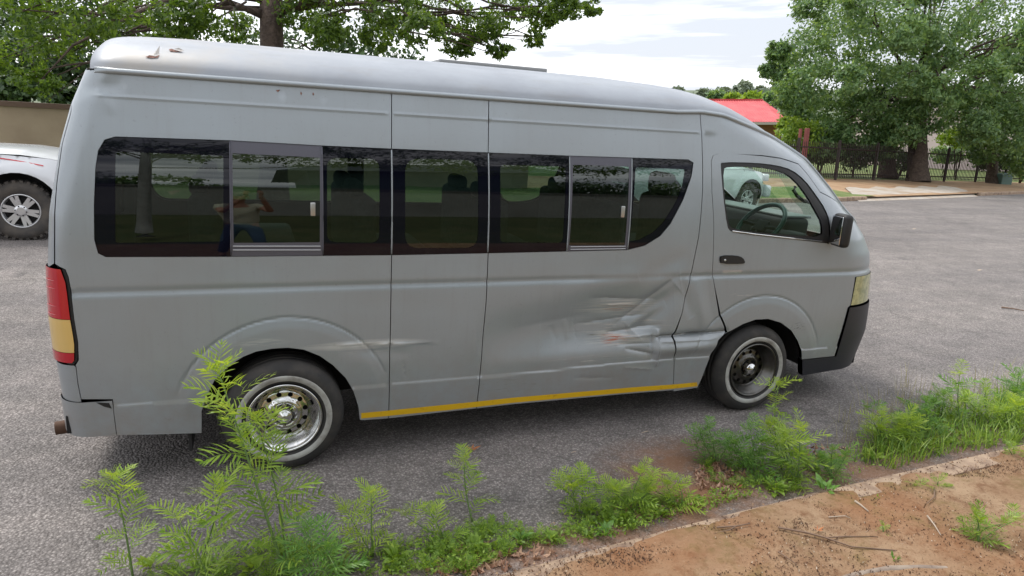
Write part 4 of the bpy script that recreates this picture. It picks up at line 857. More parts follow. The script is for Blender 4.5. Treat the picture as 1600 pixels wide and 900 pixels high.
# big oak on the far verge, behind the minibus: boughs hang over its roof
oak = []
for u, v, r, dn in ((30, 20, 60, 1), (90, 60, 50, 1), (20, 90, 40, .8), (150, 20, 50, 1), (60, 130, 30, .5), (210, 15, 45, 1), (270, 30, 40, 1), (330, 20, 45, .9), (370, 45, 30, .7), (470, 20, 40, .8), (510, 50, 30, .8), (545, 20, 40, .7), (590, 60, 26, .6), (620, 15, 40, .9),
                    (660, 45, 35, .9), (700, 20, 40, 1), (720, 70, 26, .8), (760, 40, 34, 1), (800, 12, 34, .9), (845, 20, 28, .8), (835, 58, 18, .5), (885, 6, 28, .7), (925, 12, 18, .5), (780, 78, 18, .5), (250, 62, 20, .5), (180, 60, 28, .7),
                    (0, -60, 80, 1), (150, -70, 90, 1), (300, -80, 90, 1), (450, -80, 90, 1), (600, -70, 90, 1), (750, -60, 80, 1), (880, -60, 60, .8)):
    oak.append(D(u, v, rg.uniform(10.6, 14.5), r * 1.05, dn, rz=r * .8))
tree(gp(425, 13.2), at_depth(424, -60, 13.2), oak, L_oak, .098, .26, 'dark trunked oak behind the silver minibus with boughs hanging over its roof', None, rng=rg, name='oak_tree', clumps=30, per=40, Wd=.23, spread=.22)
# foliage beyond the boundary wall, left
tree(gp(40, 20), at_depth(45, 40, 20), [D(-40, 60, 19, 70), D(30, 100, 18.5, 50), D(90, 110, 19, 50), D(140, 80, 19, 60), D(60, 20, 20, 70), D(-20, 0, 20, 80), D(150, 0, 20, 70), D(20, 145, 17.6, 26, .8), D(90, 150, 17.6, 24, .8), D(190, 130, 20, 60)], L_dark, .17, .2,
     'dense dark green tree beyond the beige wall at the left edge', None, rng=rg, clumps=40, per=36, Wd=.3)
tree(gp(560, 26), at_depth(560, 90, 26), [D(480, 60, 25, 60), D(540, 90, 25, 50), D(600, 80, 25, 60), D(400, 110, 25, 60), D(300, 100, 25, 60), D(330, 150, 25, 60), D(560, 150, 25, 60), D(700, 160, 27, 50), D(640, 130, 26, 40)], L_dark, .22, .2,
     'bushy green tree beyond the wall, seen through the minibus windows', None, rng=rg, clumps=30, per=30, Wd=.3)
# big spreading tree at the right, behind the fence
big = []
for u, v, r in ((1290, 30, 50), (1340, 10, 60), (1410, 20, 70), (1480, 10, 70), (1560, 20, 80), (1260, 85, 42), (1225, 95, 26), (1320, 80, 55), (1390, 80, 60), (1460, 80, 55), (1540, 80, 60), (1600, 90, 60), (1250, 135, 32), (1300, 140, 45), (1360, 140, 45), (1500, 135, 40), (1570, 140, 50),
                (1290, 185, 38), (1340, 190, 45), (1250, 170, 24), (1230, 115, 26), (1215, 80, 16), (1440, 145, 34), (1380, 200, 36), (1560, 190, 50), (1610, 200, 50), (1540, 235, 24), (1300, 225, 30), (1350, -60, 90), (1480, -80, 100), (1600, -60, 100), (1680, 60, 90), (1680, 160, 70), (1265, 10, 28), (1200, 108, 12), (1600, 250, 26), (1410, 195, 40), (1450, 175, 36), (1320, 215, 34), (1280, 215, 26), (1375, 225, 26), (1495, 165, 34), (1530, 200, 30), (1580, 215, 30), (1230, 150, 22)):
    big.append(D(u, v, rg.uniform(33, 39) if v > 60 else rg.uniform(32, 40), r * .95))
for _ in range(20): big.append(D(rg.uniform(1290, 1680), rg.uniform(-60, 150), rg.uniform(29.5, 33), rg.uniform(22, 34), .55))
BT = tree(gp(1432, 36.5), at_depth(1432, 120, 36.5), big, L_green, .215, .50, 'big spreading green tree behind the dark fence at the right', None, rng=rg, clumps=36, per=54, Wd=.25, spread=.20)
for u, d, r, lb in ((1383, 38, .45, 'dark slim tree just left of the big spreading tree behind the fence'), (1548, 40, .30, 'forked dark tree right of the big spreading tree behind the fence')):
    tree(gp(u, d), at_depth(u + 4, 180, d), [D(u - 10, 165, d, 34), D(u + 22, 175, d, 30), D(u, 140, d, 30)], L_dark, .25, r, lb, None, rng=rg, clumps=26, per=30)
# garden shrubs beyond the fence
def shrub(u, v, d, r, rz, leaf, lb, L=.2, dens=1.):
    g = gp(u, d); c = at_depth(u, v, d); T = empty('shrub', tuple(g)); tag(T, lb, 'shrub', 'garden shrubs beyond the fence'); s_ = d / F_PX
    zc = c[2] - g[2]; me = crown_mesh('foliage', [(0, 0, zc, r * s_, r * s_ * .8, rz * s_, dens)], L, leaf, rg, clumps=50, per=34, spread=.3); ob('foliage', me, T)
    mb = MB(); [branch(mb, (0, 0, 0), (rg.normal(0, .2), rg.normal(0, .2), zc), .04, .015, rng=rg) for _ in range(4)]; mb.ob('stems', M_bark, T, True)
shrub(1240, 210, 36, 30, 26, L_yel, 'bright yellow green shrub beside the red gate posts'); shrub(1222, 192, 38, 18, 10, L_yel, 'small bright shrub below the red roof')
shrub(1490, 212, 41, 42, 14, L_yel, 'wide sunlit yellow green shrub right of the big trunk'); shrub(1330, 240, 37, 40, 22, L_dark, 'dark shrub behind the fence left of the big trunk')
shrub(1275, 235, 37, 22, 18, L_dark, 'small dark shrub behind the fence beside the gate posts'); shrub(1590, 225, 42, 26, 30, L_yel, 'bright shrub behind the fence at the right edge'); shrub(1400, 250, 40, 30, 14, L_dark, 'low dark shrub at the foot of the big tree')
shrub(1470, 240, 44, 30, 12, L_green, 'low green shrub behind the fence right of the trunk'); shrub(1545, 250, 42, 30, 14, L_dark, 'dark shrub low behind the fence near the planter')
# distant tree belt and hills
DTL = ['broad rounded far tree on the skyline left of the red roof', 'dark far tree on the skyline above the middle of the red roof', 'small far tree on the skyline beside the big right tree', 'far tree just above where the minibus roof slopes down', 'small farthest tree touching the sloping minibus roof front',
       'yellow green tree behind the middle of the red roof ridge', 'mid green tree behind the right end of the red roof ridge', 'bright tree behind the left end of the red roof ridge', 'green tree between the minibus roof and the red roof', 'bright tree behind the red roof corner by the big right tree', 'tiny far tree poking over the minibus roof', 'far grey green tree half hidden by the big right tree']
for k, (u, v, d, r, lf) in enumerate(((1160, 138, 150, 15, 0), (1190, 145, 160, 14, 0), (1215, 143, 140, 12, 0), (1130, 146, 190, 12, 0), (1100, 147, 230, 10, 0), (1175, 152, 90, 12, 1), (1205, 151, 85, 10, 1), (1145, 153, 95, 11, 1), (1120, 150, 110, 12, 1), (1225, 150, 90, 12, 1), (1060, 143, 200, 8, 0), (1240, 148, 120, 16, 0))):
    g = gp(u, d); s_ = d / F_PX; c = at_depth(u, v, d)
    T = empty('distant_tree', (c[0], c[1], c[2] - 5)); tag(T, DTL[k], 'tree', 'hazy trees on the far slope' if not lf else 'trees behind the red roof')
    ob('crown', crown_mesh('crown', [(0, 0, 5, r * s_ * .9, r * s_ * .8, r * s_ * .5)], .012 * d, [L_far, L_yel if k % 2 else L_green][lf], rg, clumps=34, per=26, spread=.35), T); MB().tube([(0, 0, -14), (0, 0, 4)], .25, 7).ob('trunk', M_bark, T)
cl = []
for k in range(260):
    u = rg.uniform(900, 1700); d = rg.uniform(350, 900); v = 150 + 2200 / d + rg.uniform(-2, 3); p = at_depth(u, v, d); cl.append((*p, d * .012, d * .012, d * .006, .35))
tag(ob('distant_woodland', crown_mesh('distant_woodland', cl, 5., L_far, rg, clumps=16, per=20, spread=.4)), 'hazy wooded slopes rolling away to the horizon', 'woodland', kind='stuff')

# ================================================================ structures
M_beige = mat('beige_plaster', (.36, .28, .20), .9, bump=(30, .3, .01), var=(.9, (.27, .20, .14), .4, .7))
M_cope = mat('brown_coping', (.12, .075, .055), .85)
WA = tag(empty('boundary_wall'), 'long beige plastered wall with brown coping behind the white vehicle', 'wall')
V = []; wl = [(-30, 12.4), (7, 14.2)]
def wallbox(p, q, t, z0, z1):
    p, q = np.array(p, float), np.array(q, float); dr = (q - p) / np.linalg.norm(q - p); nr = np.array([-dr[1], dr[0]]) * t / 2; V = []
    for zz in (0, 1):
        for a in (p - nr, q - nr, q + nr, p + nr): V.append((a[0], a[1], (z0, z1)[zz]))
    return np.array(V), [[0, 3, 2, 1], [4, 5, 6, 7], [0, 1, 5, 4], [1, 2, 6, 5], [2, 3, 7, 6], [3, 0, 4, 7]]
V, Fq = wallbox(*wl, .25, -.3, 1.60); road_obj('wall', V, Fq, M_beige, WA, False)
V, Fq = wallbox((-30.05, 12.4), (7.05, 14.2), .36, 1.60, 1.70); road_obj('coping', V, Fq, M_cope, WA, False)
# wall and green roofed shed behind the camera (they are what the windows mirror)
WB = tag(empty('garden_wall'), 'grey plastered garden wall behind the grass bank, mirrored in the windows', 'wall')
V, Fq = wallbox((-16, -10.4), (22, -10.0), .25, .2, 2.75); road_obj('wall', V, Fq, mat('grey_plaster', (.30, .30, .28), .9, var=(.7, (.22, .22, .2), .4, .7)), WB, False)
V, Fq = wallbox((-16, -10.4), (22, -10.0), .36, 2.75, 2.83); road_obj('coping', V, Fq, mat('grey_coping', (.14, .14, .13), .9), WB, False)
SH = tag(empty('garden_house', tuple(l2w((4.2, -19, .8)))), 'dark green house with a pitched roof behind the garden wall, mirrored in the windows', 'house')
MB().box(-2.6, 5, -3, 3, 0, 4.6).ob('wall', mat('dark_green_wall', (.02, .06, .05), .7), SH)
mb = MB().add([(-3.4, -3.4, 4.6), (5.6, -3.4, 4.6), (5.6, 3.4, 4.6), (-3.4, 3.4, 4.6), (-1.2, 0, 6.3), (5.6, 0, 6.3)], [[0, 1, 5, 4], [2, 3, 4, 5], [3, 0, 4], [1, 2, 5], [0, 3, 2, 1]]); mb.ob('roof', mat('slate_green_roof', (.03, .05, .05), .6), SH)
rt = np.random.default_rng(5)
def LB(x, y, z, r, dn=1.): p = l2w((x, y, z)); return (*p, r, r, r * .6, dn)
tree(l2w((-1.40, -5.9, .5)), l2w((-1.34, -5.8, 3.6)), [LB(x, y, z, r, dn) for x, y, z, r, dn in ((-2.7, -6.2, 3.6, .6, .6), (-1.9, -5.6, 3.5, .5, .6), (-.9, -5.8, 3.45, .55, .7), (-.1, -6.4, 3.7, .5, .6), (.7, -5.6, 3.35, .6, .8), (1.6, -6, 3.5, .6, .8), (2.5, -5.6, 3.3, .6, .8), (3.3, -6.2, 3.5, .7, .8), (4.3, -6, 3.5, .7, .9), (5.2, -6.4, 3.7, .8, .9), (6.4, -6.2, 3.8, .9, .9), (-3.8, -6, 3.9, .8, .8), (-1.5, -6.6, 4.4, .9, 1.), (.5, -6.8, 4.5, .9, 1.), (2.2, -6.8, 4.4, .9, 1.), (4, -7, 4.5, 1., 1.))], L_oak, .09, .085,
     'pale barked street tree behind the camera, mirrored in the rear window', None, M_bark2, rt, name='street_tree', clumps=24, per=30, Wd=.24, spread=.26)
for x, y, z, r, lf, lb in ((-6, -14, 4.0, 2.2, L_dark, 'dark leafy tree behind the garden wall, mirrored in the rearmost window'), (-2.2, -14.5, 3.4, 1.3, L_green, 'small bright tree behind the garden wall, mirrored left of the photographer'), (9.5, -14, 3.8, 2.0, L_dark, 'dark tree behind the garden wall, mirrored in the middle windows'), (14, -14, 4.0, 2.4, L_green, 'green tree behind the garden wall, mirrored in the front side window')):
    tree(l2w((x, y, .9)), l2w((x, y, z)), [LB(x, y, z, r), LB(x + r * .6, y, z - .5, r * .8), LB(x - r * .7, y, z - .3, r * .8)], lf, .2, .14, lb, 'trees behind the garden wall', M_bark, rt, clumps=44, per=34)
# red roofed house
HD = 46.; hp = at_depth(1150, 190, HD); yaw = math.radians(-4)
HS = tag(empty('house', (hp[0], hp[1], pz(hp[0], hp[1])), (0, 0, yaw - math.radians(15))), 'low brick house with a bright red corrugated roof beyond the fence', 'house')
M_redroof = mat('red_sheet_roof', (.52, .065, .075), .5, var=(1.2, (.60, .12, .12), .4, .7)); M_brick = mat('ochre_brick', (.30, .15, .06), .9, var=(3, (.22, .10, .05), .4, .7), bump=(30, .4, .02))
eave = at_depth(1150, 191, HD)[2] - pz(hp[0], hp[1]); ridge = at_depth(1150, 156.5, HD + 4)[2] - pz(hp[0], hp[1])
MB().box(-9, 3.4, .6, 7.4, -1, eave - .05).ob('wall', M_brick, HS); mb = MB(); n = 150
for k in range(n + 1):
    x = -9.6 + 13.6 * k / n; dz = .035 * (k % 2); xr = min(x, 3.0)
    for (yy, zz) in ((0, eave), (4, ridge), (8, eave)): mb.v.append((x if yy != 4 else min(x, 3.2), yy, zz + dz))
mb.f = [[i * 3 + j, i * 3 + 3 + j, i * 3 + 4 + j, i * 3 + 1 + j] for i in range(n) for j in range(2)]; mb.ob('roof', M_redroof, HS)
MB().box(-9.6, 4, -.05, .03, eave - .16, eave - .01).ob('gutter', mat('white_gutter', (.6, .55, .5), .6), HS); MB().box(-9.6, 3.2, 3.9, 4.1, ridge, ridge + .09).ob('ridge_cap', M_redroof, HS)
for x in (-3, .6): MB().box(x, x + 1.2, .56, .6, eave - 1.5, eave - .5).ob('window', M_rub, HS)
# pale house seen through the tree
PH2 = at_depth(1490, 190, 62.); P2 = tag(empty('pale_house', (PH2[0], PH2[1], pz(PH2[0], PH2[1]) - .5)), 'pale pink walled house glimpsed through the big tree at the right', 'house')
MB().box(-6, 9, 0, 6, 0, PH2[2] + 1.2 - pz(PH2[0], PH2[1])).ob('wall', mat('pale_pink_plaster', (.62, .50, .48), .9), P2)
zt2 = PH2[2] + 1.2 - pz(PH2[0], PH2[1]); MB().add([(-6.6, -.6, zt2), (9.6, -.6, zt2), (9.6, 6.6, zt2), (-6.6, 6.6, zt2), (-4, 3, zt2 + 1.6), (7, 3, zt2 + 1.6)], [[0, 1, 5, 4], [1, 2, 5], [2, 3, 4, 5], [3, 0, 4], [0, 3, 2, 1]]).ob('roof', mat('grey_tile_roof', (.25, .2, .19), .8), P2)
MB().box(0, 1.4, -.04, 0, 1.6, 2.8).ob('window', M_rub, P2)
# palisade fence
M_fence = mat('red_oxide_steel', (.030, .013, .012), .6, var=(3, (.018, .012, .012), .4, .6)); M_gate = mat('gate_post_red', (.22, .06, .055), .7)
FE = tag(empty('fence'), 'dark red steel palisade fence on the far side of the road', 'fence')
bar = mesh('bar', MB().tube([(0, 0, .12), (0, 0, 1.74), (0, 0, 1.82)], [.021, .021, .004], 4).v, MB().tube([(0, 0, .12), (0, 0, 1.74), (0, 0, 1.82)], [.021, .021, .004], 4).f, M_fence)
post = mesh('post', MB().box(-.045, .045, -.045, .045, -.1, 1.92).v, MB().box(-.045, .045, -.045, .045, -.1, 1.92).f, M_fence)
x = 17.0; k = 0; rails = []; poly = [(x_, fy(x_)) for x_ in np.arange(17, 52, 3.2)]
for (a, b) in zip(poly, poly[1:]):
    a, b = np.array(a), np.array(b); wa, wb = l2w((*a, .08)), l2w((*b, .08)); ob('post', post, FE, tuple(wa), (0, 0, .15))
    nb_ = int(np.linalg.norm(b - a) / .145)
    for q in range(1, nb_):
        p = wa + (wb - wa) * q / nb_; o_ = ob('bar', bar, FE, tuple(p))
    for h in (.30, 1.52):
        MB().tube([wa + np.array([0, 0, h]), wb + np.array([0, 0, h])], .028, 4).ob('rail', M_fence, FE)
ob('post', post, FE, tuple(l2w((*poly[-1], .08))))
for u, d, r in ((1240, 33.5, .055), (1250, 33.5, .085)):
    g = gp(u, d, .05); o_ = MB().box(-r, r, -r, r, 0, 2.42 if r > .06 else 2.38).ob('gate_post', M_gate, None, loc=tuple(g)); tag(o_, 'thick red gate post rising above the fence' if r > .06 else 'slimmer pale topped red post left of the thick gate post', 'post')
# planter box far right, reddish low wall strip under the fence
g = gp(1562, 40.); PB = MB().rbox(-.45, .45, -.3, .3, 0, .7, .03).ob('planter', mat('green_planter', (.08, .14, .12), .7), None, loc=tuple(g)); tag(PB, 'small green planter box at the foot of the fence, right', 'planter')

# ================================================================ white off-roaders
M_wt = mat('white_vehicle_paint', (.62, .63, .65), .25, coat=.7); M_suvtyre = mat('offroad_tyre', (.05, .045, .042), .85, bump=(50, .5, .005), var=(6, (.10, .085, .07), .4, .7))
def make_suv(label):
    T = empty('off_roader'); tag(T, label, 'off-roader', 'white off-roaders parked across the road')
    WR = .385; xw = (0, 2.75); W2 = .94; GD = -.10
    def arch(cx): return [(cx + .47 * math.cos(a), WR + .50 * math.sin(a)) for a in np.linspace(-.45, PI + .45, 22)]
    ol = [(-1.0, .50), (-1.05, .85), (-.98, 1.02)] + [(0, 1.09), (1.9, 1.11), (2.4, 1.11), (3.1, 1.06), (3.45, .99), (3.58, .88), (3.60, .52)] + arch(2.75) + [(2.2, .36), (.55, .36)] + arch(0)
    ol = dedup(ol, .004)
    for sg in (-1, 1):
        ov, TT, ie, lp = cdt(ol, (), .07, (), 0); x, z = ov[:, 0], ov[:, 1]
        fl = np.zeros(len(x))
        for cx in xw: r = np.hypot(x - cx, z - WR); fl = np.maximum(fl, .045 * sstep((.64 - r) / .06) * sstep((z - .3) / .2))
        y = W2 - .10 * sstep((z - .88) / .26) ** 1.2 - .05 * sstep((.6 - z) / .3) - .35 * np.clip((x - 3.05) / .55, 0, 1) ** 2 + fl - .012 * np.exp(-((z - 1.0) / .02) ** 2)
        V = np.stack([x, y * sg, z], 1); me = mesh('side_panel', V, TT if sg < 0 else TT[:, ::-1], M_wt, True); ob('side_panel', me, T)
    mb = MB(); st = [(-1.05, 1.02, .86), (0, 1.09, .86), (1.8, 1.11, .86), (2.4, 1.11, .86), (2.8, 1.10, .85), (3.1, 1.06, .84), (3.4, 1.00, .76), (3.56, .90, .60), (3.62, .70, .55), (3.60, .5, .5)]
    nn = 13
    for x, z, h in st:
        for k in range(nn): q = -1 + 2 * k / (nn - 1); mb.v.append((x + (.06 * (1 - q * q) if x > 3.3 else 0), h * q, z + .07 * (1 - abs(q) ** 3) * (1 if z > 1 else 0)))
    mb.f = [[i * nn + k, (i + 1) * nn + k, (i + 1) * nn + k + 1, i * nn + k + 1] for i in range(len(st) - 1) for k in range(nn - 1)]; mb.ob('bonnet', M_wt, T, True)
    roof = MB(); pr = [(-.95, 1.05, .80), (-.85, 1.72, .68), (-.5, 1.84, .64), (1.0, 1.86, .64), (1.35, 1.78, .66), (2.15, 1.14, .80)]
    for x, z, h in pr:
        for q in (-1, -.85, 0, .85, 1): roof.v.append((x, h * q, z - (.05 if abs(q) == 1 and 0 < pr.index((x, z, h)) < 5 else 0)))
    roof.f = [[i * 5 + k, (i + 1) * 5 + k, (i + 1) * 5 + k + 1, i * 5 + k + 1] for i in range(4) for k in range(4)]; roof.ob('roof', M_wt, T, True)
    MB().add([(1.35, -.60, 1.76), (2.15, -.76, 1.25), (2.15, .76, 1.25), (1.35, .60, 1.76)], [[0, 1, 2, 3]]).ob('windscreen', M_black, T)
    for sg in (-1, 1):
        for wq in ([(-.9, 1.22), (-.78, 1.70), (-.05, 1.76), (-.05, 1.24)], [(.0, 1.24), (.0, 1.76), (.75, 1.78), (.8, 1.25)], [(.88, 1.25), (.83, 1.78), (1.2, 1.75), (1.95, 1.26)]):
            V = [(x, sg * (.84 - (z - 1.2) * .30), z) for x, z in wq]; MB().add(V, [[0, 1, 2, 3] if sg > 0 else [3, 2, 1, 0]]).ob('side_window', M_black, T)
        V = [(-.95, .84), (-.86, .70), (.05, .66), (1.4, .67), (2.15, .82)]
        MB().add([(-1.0, sg * .845, 1.15), (-.85, sg * .70, 1.70), (1.2, sg * .68, 1.79), (2.1, sg * .84, 1.24)], [[0, 1, 2, 3]]).ob('window_surround', M_wt, T)
    MB().rbox(3.5, 3.72, -.85, .85, .42, .72, .06).ob('front_bumper', M_wt, T, True); MB().rbox(-1.16, -1.0, -.85, .85, .48, .75, .05).ob('rear_bumper', M_plast, T, True)
    for sg in (-1, 1): MB().rbox(3.40, 3.60, sg * .68 - .14, sg * .68 + .14, .82, 1.0, .04).ob('headlight', mat('lamp_glass', (.6, .6, .62), .1, coat=1.), T, True)
    MB().box(-.9, 3.4, -.72, .72, .34, .9).box(.6, 2.15, -.85, .85, .34, .5).ob('underbody', M_dark, T)
    for cx in xw:
        for sg in (-1, 1):
            W_ = empty('wheel', (cx, sg * .90, WR)); W_.parent = T; W_.rotation_euler = (0, .2, 0 if sg < 0 else PI)
            MB().lathe_y([(.20, .03), (.225, -.01), (.30, -.03), (.345, -.02), (.375, .01), (.385, .04), (.385, .20), (.36, .23), (.2, .22)], 48).ob('tyre', M_suvtyre, W_, True)
            tr = MB()
            for k in range(30):
                a = 2 * PI * k / 30
                for yy, oo in ((.02, 0), (.13, .1)):
                    ca, sa = math.cos(a + oo), math.sin(a + oo); V = [( (r * ca - t * sa), y_, (r * sa + t * ca)) for r in (.35, .394) for y_ in (yy - .025, yy + .05) for t in (-.018, .018)]
                    tr.add(V, [[0, 1, 3, 2], [4, 6, 7, 5], [0, 4, 5, 1], [2, 3, 7, 6], [0, 2, 6, 4], [1, 5, 7, 3]])
            tr.ob('tread', M_suvtyre, W_)
            MB().lathe_y([(.222, -.006), (.215, -.016), (.205, -.010), (.198, .03), (.19, .05)], 48).ob('rim', M_alloy, W_, True)
            spk = MB()
            for k in range(6):
                for dd in (-.155, .155):
                    a = 2 * PI * k / 6 + dd; ca, sa = math.cos(a), math.sin(a); V = []
                    for r, hw, y0 in ((.06, .026, .0), (.20, .019, -.012)):
                        for t in (-hw, hw):
                            for dy in (0, .03): V.append((r * ca - t * sa, y0 + dy, r * sa + t * ca))
                    spk.add(V, [[0, 1, 5, 4], [2, 6, 7, 3], [0, 4, 6, 2], [1, 3, 7, 5], [4, 5, 7, 6], [0, 2, 3, 1]])
            spk.lathe_y([(0, -.016), (.05, -.014), (.075, -.002), (.078, .03)], 24).ob('spokes', M_alloy, W_)
            MB().lathe_y([(0, .06), (.20, .055)], 20).ob('brake_back', M_dark, W_)
            for k in range(6): a = 2 * PI * k / 6; MB().lathe_y([(0, -.014), (.009, -.014), (.010, .01)], 6, (.062 * math.cos(a), 0, .062 * math.sin(a))).ob('wheel_nut', M_dark, W_)
    for cx in xw:
        V = []; 
        for k in range(15):
            a = PI * k / 14
            for y in (-.90, .90): V.append((cx + .485 * math.cos(a), y, WR + .515 * math.sin(a)))
        MB().add(V, [[2 * k, 2 * k + 1, 2 * k + 3, 2 * k + 2] for k in range(14)]).ob('arch_liner', M_dark, T)
    return T
def place_suv(T, fw_local, yaw):       # front right wheel contact at road-frame point
    RL = LWM @ Matrix.Translation((fw_local[0], fw_local[1], 0)) @ Matrix.Rotation(yaw, 4, 'Z') @ Matrix.Translation((-2.75, .97, 0)); T.matrix_world = RL
S1 = make_suv('white off-roader with silver alloy wheels parked behind the rear of the minibus'); fw = on_road(36, 377); place_suv(S1, fw, math.radians(3))
def copy_tree(o, parent=None):
    c = o.copy(); COL.objects.link(c); c.parent = parent
    for ch in list(o.children): copy_tree(ch, c)
    return c
S2 = copy_tree(S1); S2['label'] = 'white off-roader seen through the cab windows of the minibus'; place_suv(S2, on_road(1167, 336), math.radians(11))
# decals on the first one
def decal(name, V, m): return MB().add(V, [[i, i + 1, i + 3, i + 2] for i in range(0, len(V) - 2, 2)]).ob(name, m, S1)
sy = lambda x, z: -(W2s - .10 * float(sstep((z - .88) / .26)) ** 1.2 - .35 * max(0, (x - 3.05) / .55) ** 2) - .006
W2s = .945
for m_, z0, w_, x1 in ((mat('red_stripe', (.55, .03, .04), .4), 1.075, .006, 3.05),):
    V = []
    for x in np.linspace(1.6, x1, 24):
        zc = z0 - .10 * max(0, (x - 2.3) / .75) ** 1.6; V += [(x, sy(x, zc - w_), zc - w_), (x, sy(x, zc + w_), zc + w_)]
    decal('red_stripe', V, m_)
tx = bpy.data.curves.new('lettering', 'FONT'); tx.body = '.COM'; tx.size = .085; tx.extrude = .001; tx.align_x = 'RIGHT'
to = bpy.data.objects.new('lettering_tmp', tx); COL.objects.link(to); bpy.context.view_layer.update()
me = bpy.data.meshes.new_from_object(to.evaluated_get(bpy.context.evaluated_depsgraph_get())); bpy.data.objects.remove(to)
me.materials.clear(); me.materials.append(mat('blue_lettering', (.05, .12, .35), .4)); lo = ob('lettering', me, S1, (2.58, sy(2.5, 1.00) - .022, .985), (math.radians(84), 0, 0))
# ================================================================ roadside weeds
L_weed = leafmat('weed_leaves', (.12, .23, .03), (.30, .44, .07), .45, .4); L_weed2 = leafmat('young_weed_leaves', (.20, .34, .04), (.38, .50, .09), .45, .4); L_cool = leafmat('cool_green_leaves', (.07, .19, .035), (.20, .36, .08), .4, .4)
M_stem = mat('green_stem', (.10, .17, .04), .6); M_stem2 = mat('brownish_stem', (.14, .10, .04), .7)
rw = np.random.default_rng(21)
def frond(rng, pairs=8, wd=.05, droop=.5, spread_=.44):
    """compound leaf of length 1 along +X, narrow leaflets"""
    mb = MB(); P = lambda t: np.array([t * math.cos(droop * t * .6), 0, .12 * math.sin(t * 2) - droop * .5 * t * t])
    def leaflet(p, a, l, w_, side_):
        d = np.array([math.cos(a), side_ * math.sin(a), rng.uniform(-.15, .2)]); n = np.array([-d[1], d[0], 0]); n /= np.linalg.norm(n)
        up = np.array([0, 0, 1.]); k0, k1, k2 = p + d * l * .3 + up * l * .03, p + d * l * .68, p + d * l - up * l * .14
        mb.add([p, k0 + n * w_, k0 - n * w_, k1 + n * w_ * .85 - up * l * .02, k1 - n * w_ * .85 - up * l * .02, k2], [[0, 1, 2], [1, 3, 4, 2], [3, 5, 4]])
    for k in range(pairs):
        t = .16 + .76 * k / (pairs - 1); l = spread_ * (math.sin(PI * (.22 + .70 * t)) ** .8) * rng.uniform(.85, 1.1); a = math.radians(62 - 28 * t)
        for s_ in (-1, 1): leaflet(P(t), a * rng.uniform(.9, 1.1), l, wd * .5, s_)
    leaflet(P(.92), 0, .20, wd * .5, 1)
    for k in range(6):
        a, b = P(k / 6), P((k + 1) / 6); r = .009 * (1 - k / 8); mb.add([a + (0, r, 0), a - (0, r, 0), b - (0, r, 0), b + (0, r, 0)], [[0, 1, 2, 3]])
    return mb
FR = {}
for nm, m_ in (('g', L_weed), ('y', L_weed2), ('c', L_cool)):
    FR[nm] = []
    for k in range(5): b = frond(rw, int(rw.integers(6, 9)), rw.uniform(.036, .052), rw.uniform(.4, 1.3)); FR[nm].append(mesh('leaf', b.v, b.f, m_))
def orient(d, roll=0.):
    d = Vector(d).normalized(); z = Vector((0, 0, 1)); y = z.cross(d)
    if y.length < .05: y = Vector((0, 1, 0))
    y.normalize(); z = d.cross(y); R3 = Matrix((d, y, z)).transposed()
    return (R3 @ Matrix.Rotation(roll, 3, 'X')).to_euler()
def root(u, v, z=0.0):
    p = on_road(u, v, z); p = on_road(u, v, z + float(rh(p[0], p[1]))); return LW @ p
def fdepth(p): return (p - CAM) @ FWD
def fern_weed(label, u, v, ut, vt, lsize=.15, nodes=9, z=0., mix='gy', stems=1, rstem=.005, name='feathery_weed', group='feathery weeds along the kerb', low=1.0, back=0.):
    r = root(u, v, z); T = empty(name, tuple(r)); tag(T, label, 'weed', group); d0 = fdepth(r)
    for si in range(stems):
        tu, tv = (ut, vt) if si == 0 else (ut + rw.normal(0, 26 * (1 + stems * .1)), vt + rw.uniform(.1, .55) * (v - vt))
        top = at_depth(tu, tv, d0 + rw.normal(0, .03) * (si > 0) + back) - r; H = np.linalg.norm(top)
        bow = rw.normal(0, .06, 3) * H; bow[2] = 0; Pf = lambda t: top * t + bow * math.sin(t * PI) ; st = MB(); pts = [Pf(t) for t in np.linspace(0, 1, 10)]
        st.tube(pts, list(np.linspace(rstem * (1 if si == 0 else .7), rstem * .35, 10)), 6); st.ob('stem', M_stem, T, True)
        az = rw.uniform(0, 6)
        for k in range(nodes):
            t = .08 + .88 * (k / (nodes - 1)) ** .85; L_ = (lsize * 1.25 if lsize > .121 else lsize * 1.62) * (1.0 - .25 * t) * rw.uniform(.75, 1.2) * (low if t < .35 else 1)
            for q in (0, 1):
                a = az + k * PI / 2 + q * PI + rw.normal(0, .25); el = math.radians(rw.uniform(5, 40) + 25 * t)
                key = 'y' if (t > .72 and 'y' in mix) or rw.random() < .15 and 'y' in mix else mix[0]
                o_ = ob('leaf', FR[key][rw.integers(5)], T, tuple(Pf(t)), orient((math.cos(a) * math.cos(el), math.sin(a) * math.cos(el), math.sin(el)), rw.normal(0, .35)), L_)
        for k in range(5):
            a = 2 * PI * k / 5 + rw.normal(0, .2); el = math.radians(rw.uniform(35, 75)); ob('leaf', FR['y' if 'y' in mix else mix[0]][rw.integers(5)], T, tuple(Pf(1.)), orient((math.cos(a) * math.cos(el), math.sin(a) * math.cos(el), math.sin(el)), rw.normal(0, .3)), lsize * rw.uniform(.5, .75))
    return T
fern_weed('tallest feathery weed, rising in front of the rear wheel', 447, 905, 343, 586, .20, 14, z=0, rstem=.008)
fern_weed('feathery weed branching beside the tallest one, over the rear whitewall', 452, 900, 402, 665, .16, 9, rstem=.006)
fern_weed('slender feathery weed standing alone nearest the left edge', 208, 905, 178, 752, .135, 8)
fern_weed('yellow green leaning weed between the left one and the tallest one', 300, 915, 345, 775, .14, 7, mix='gy', stems=1)
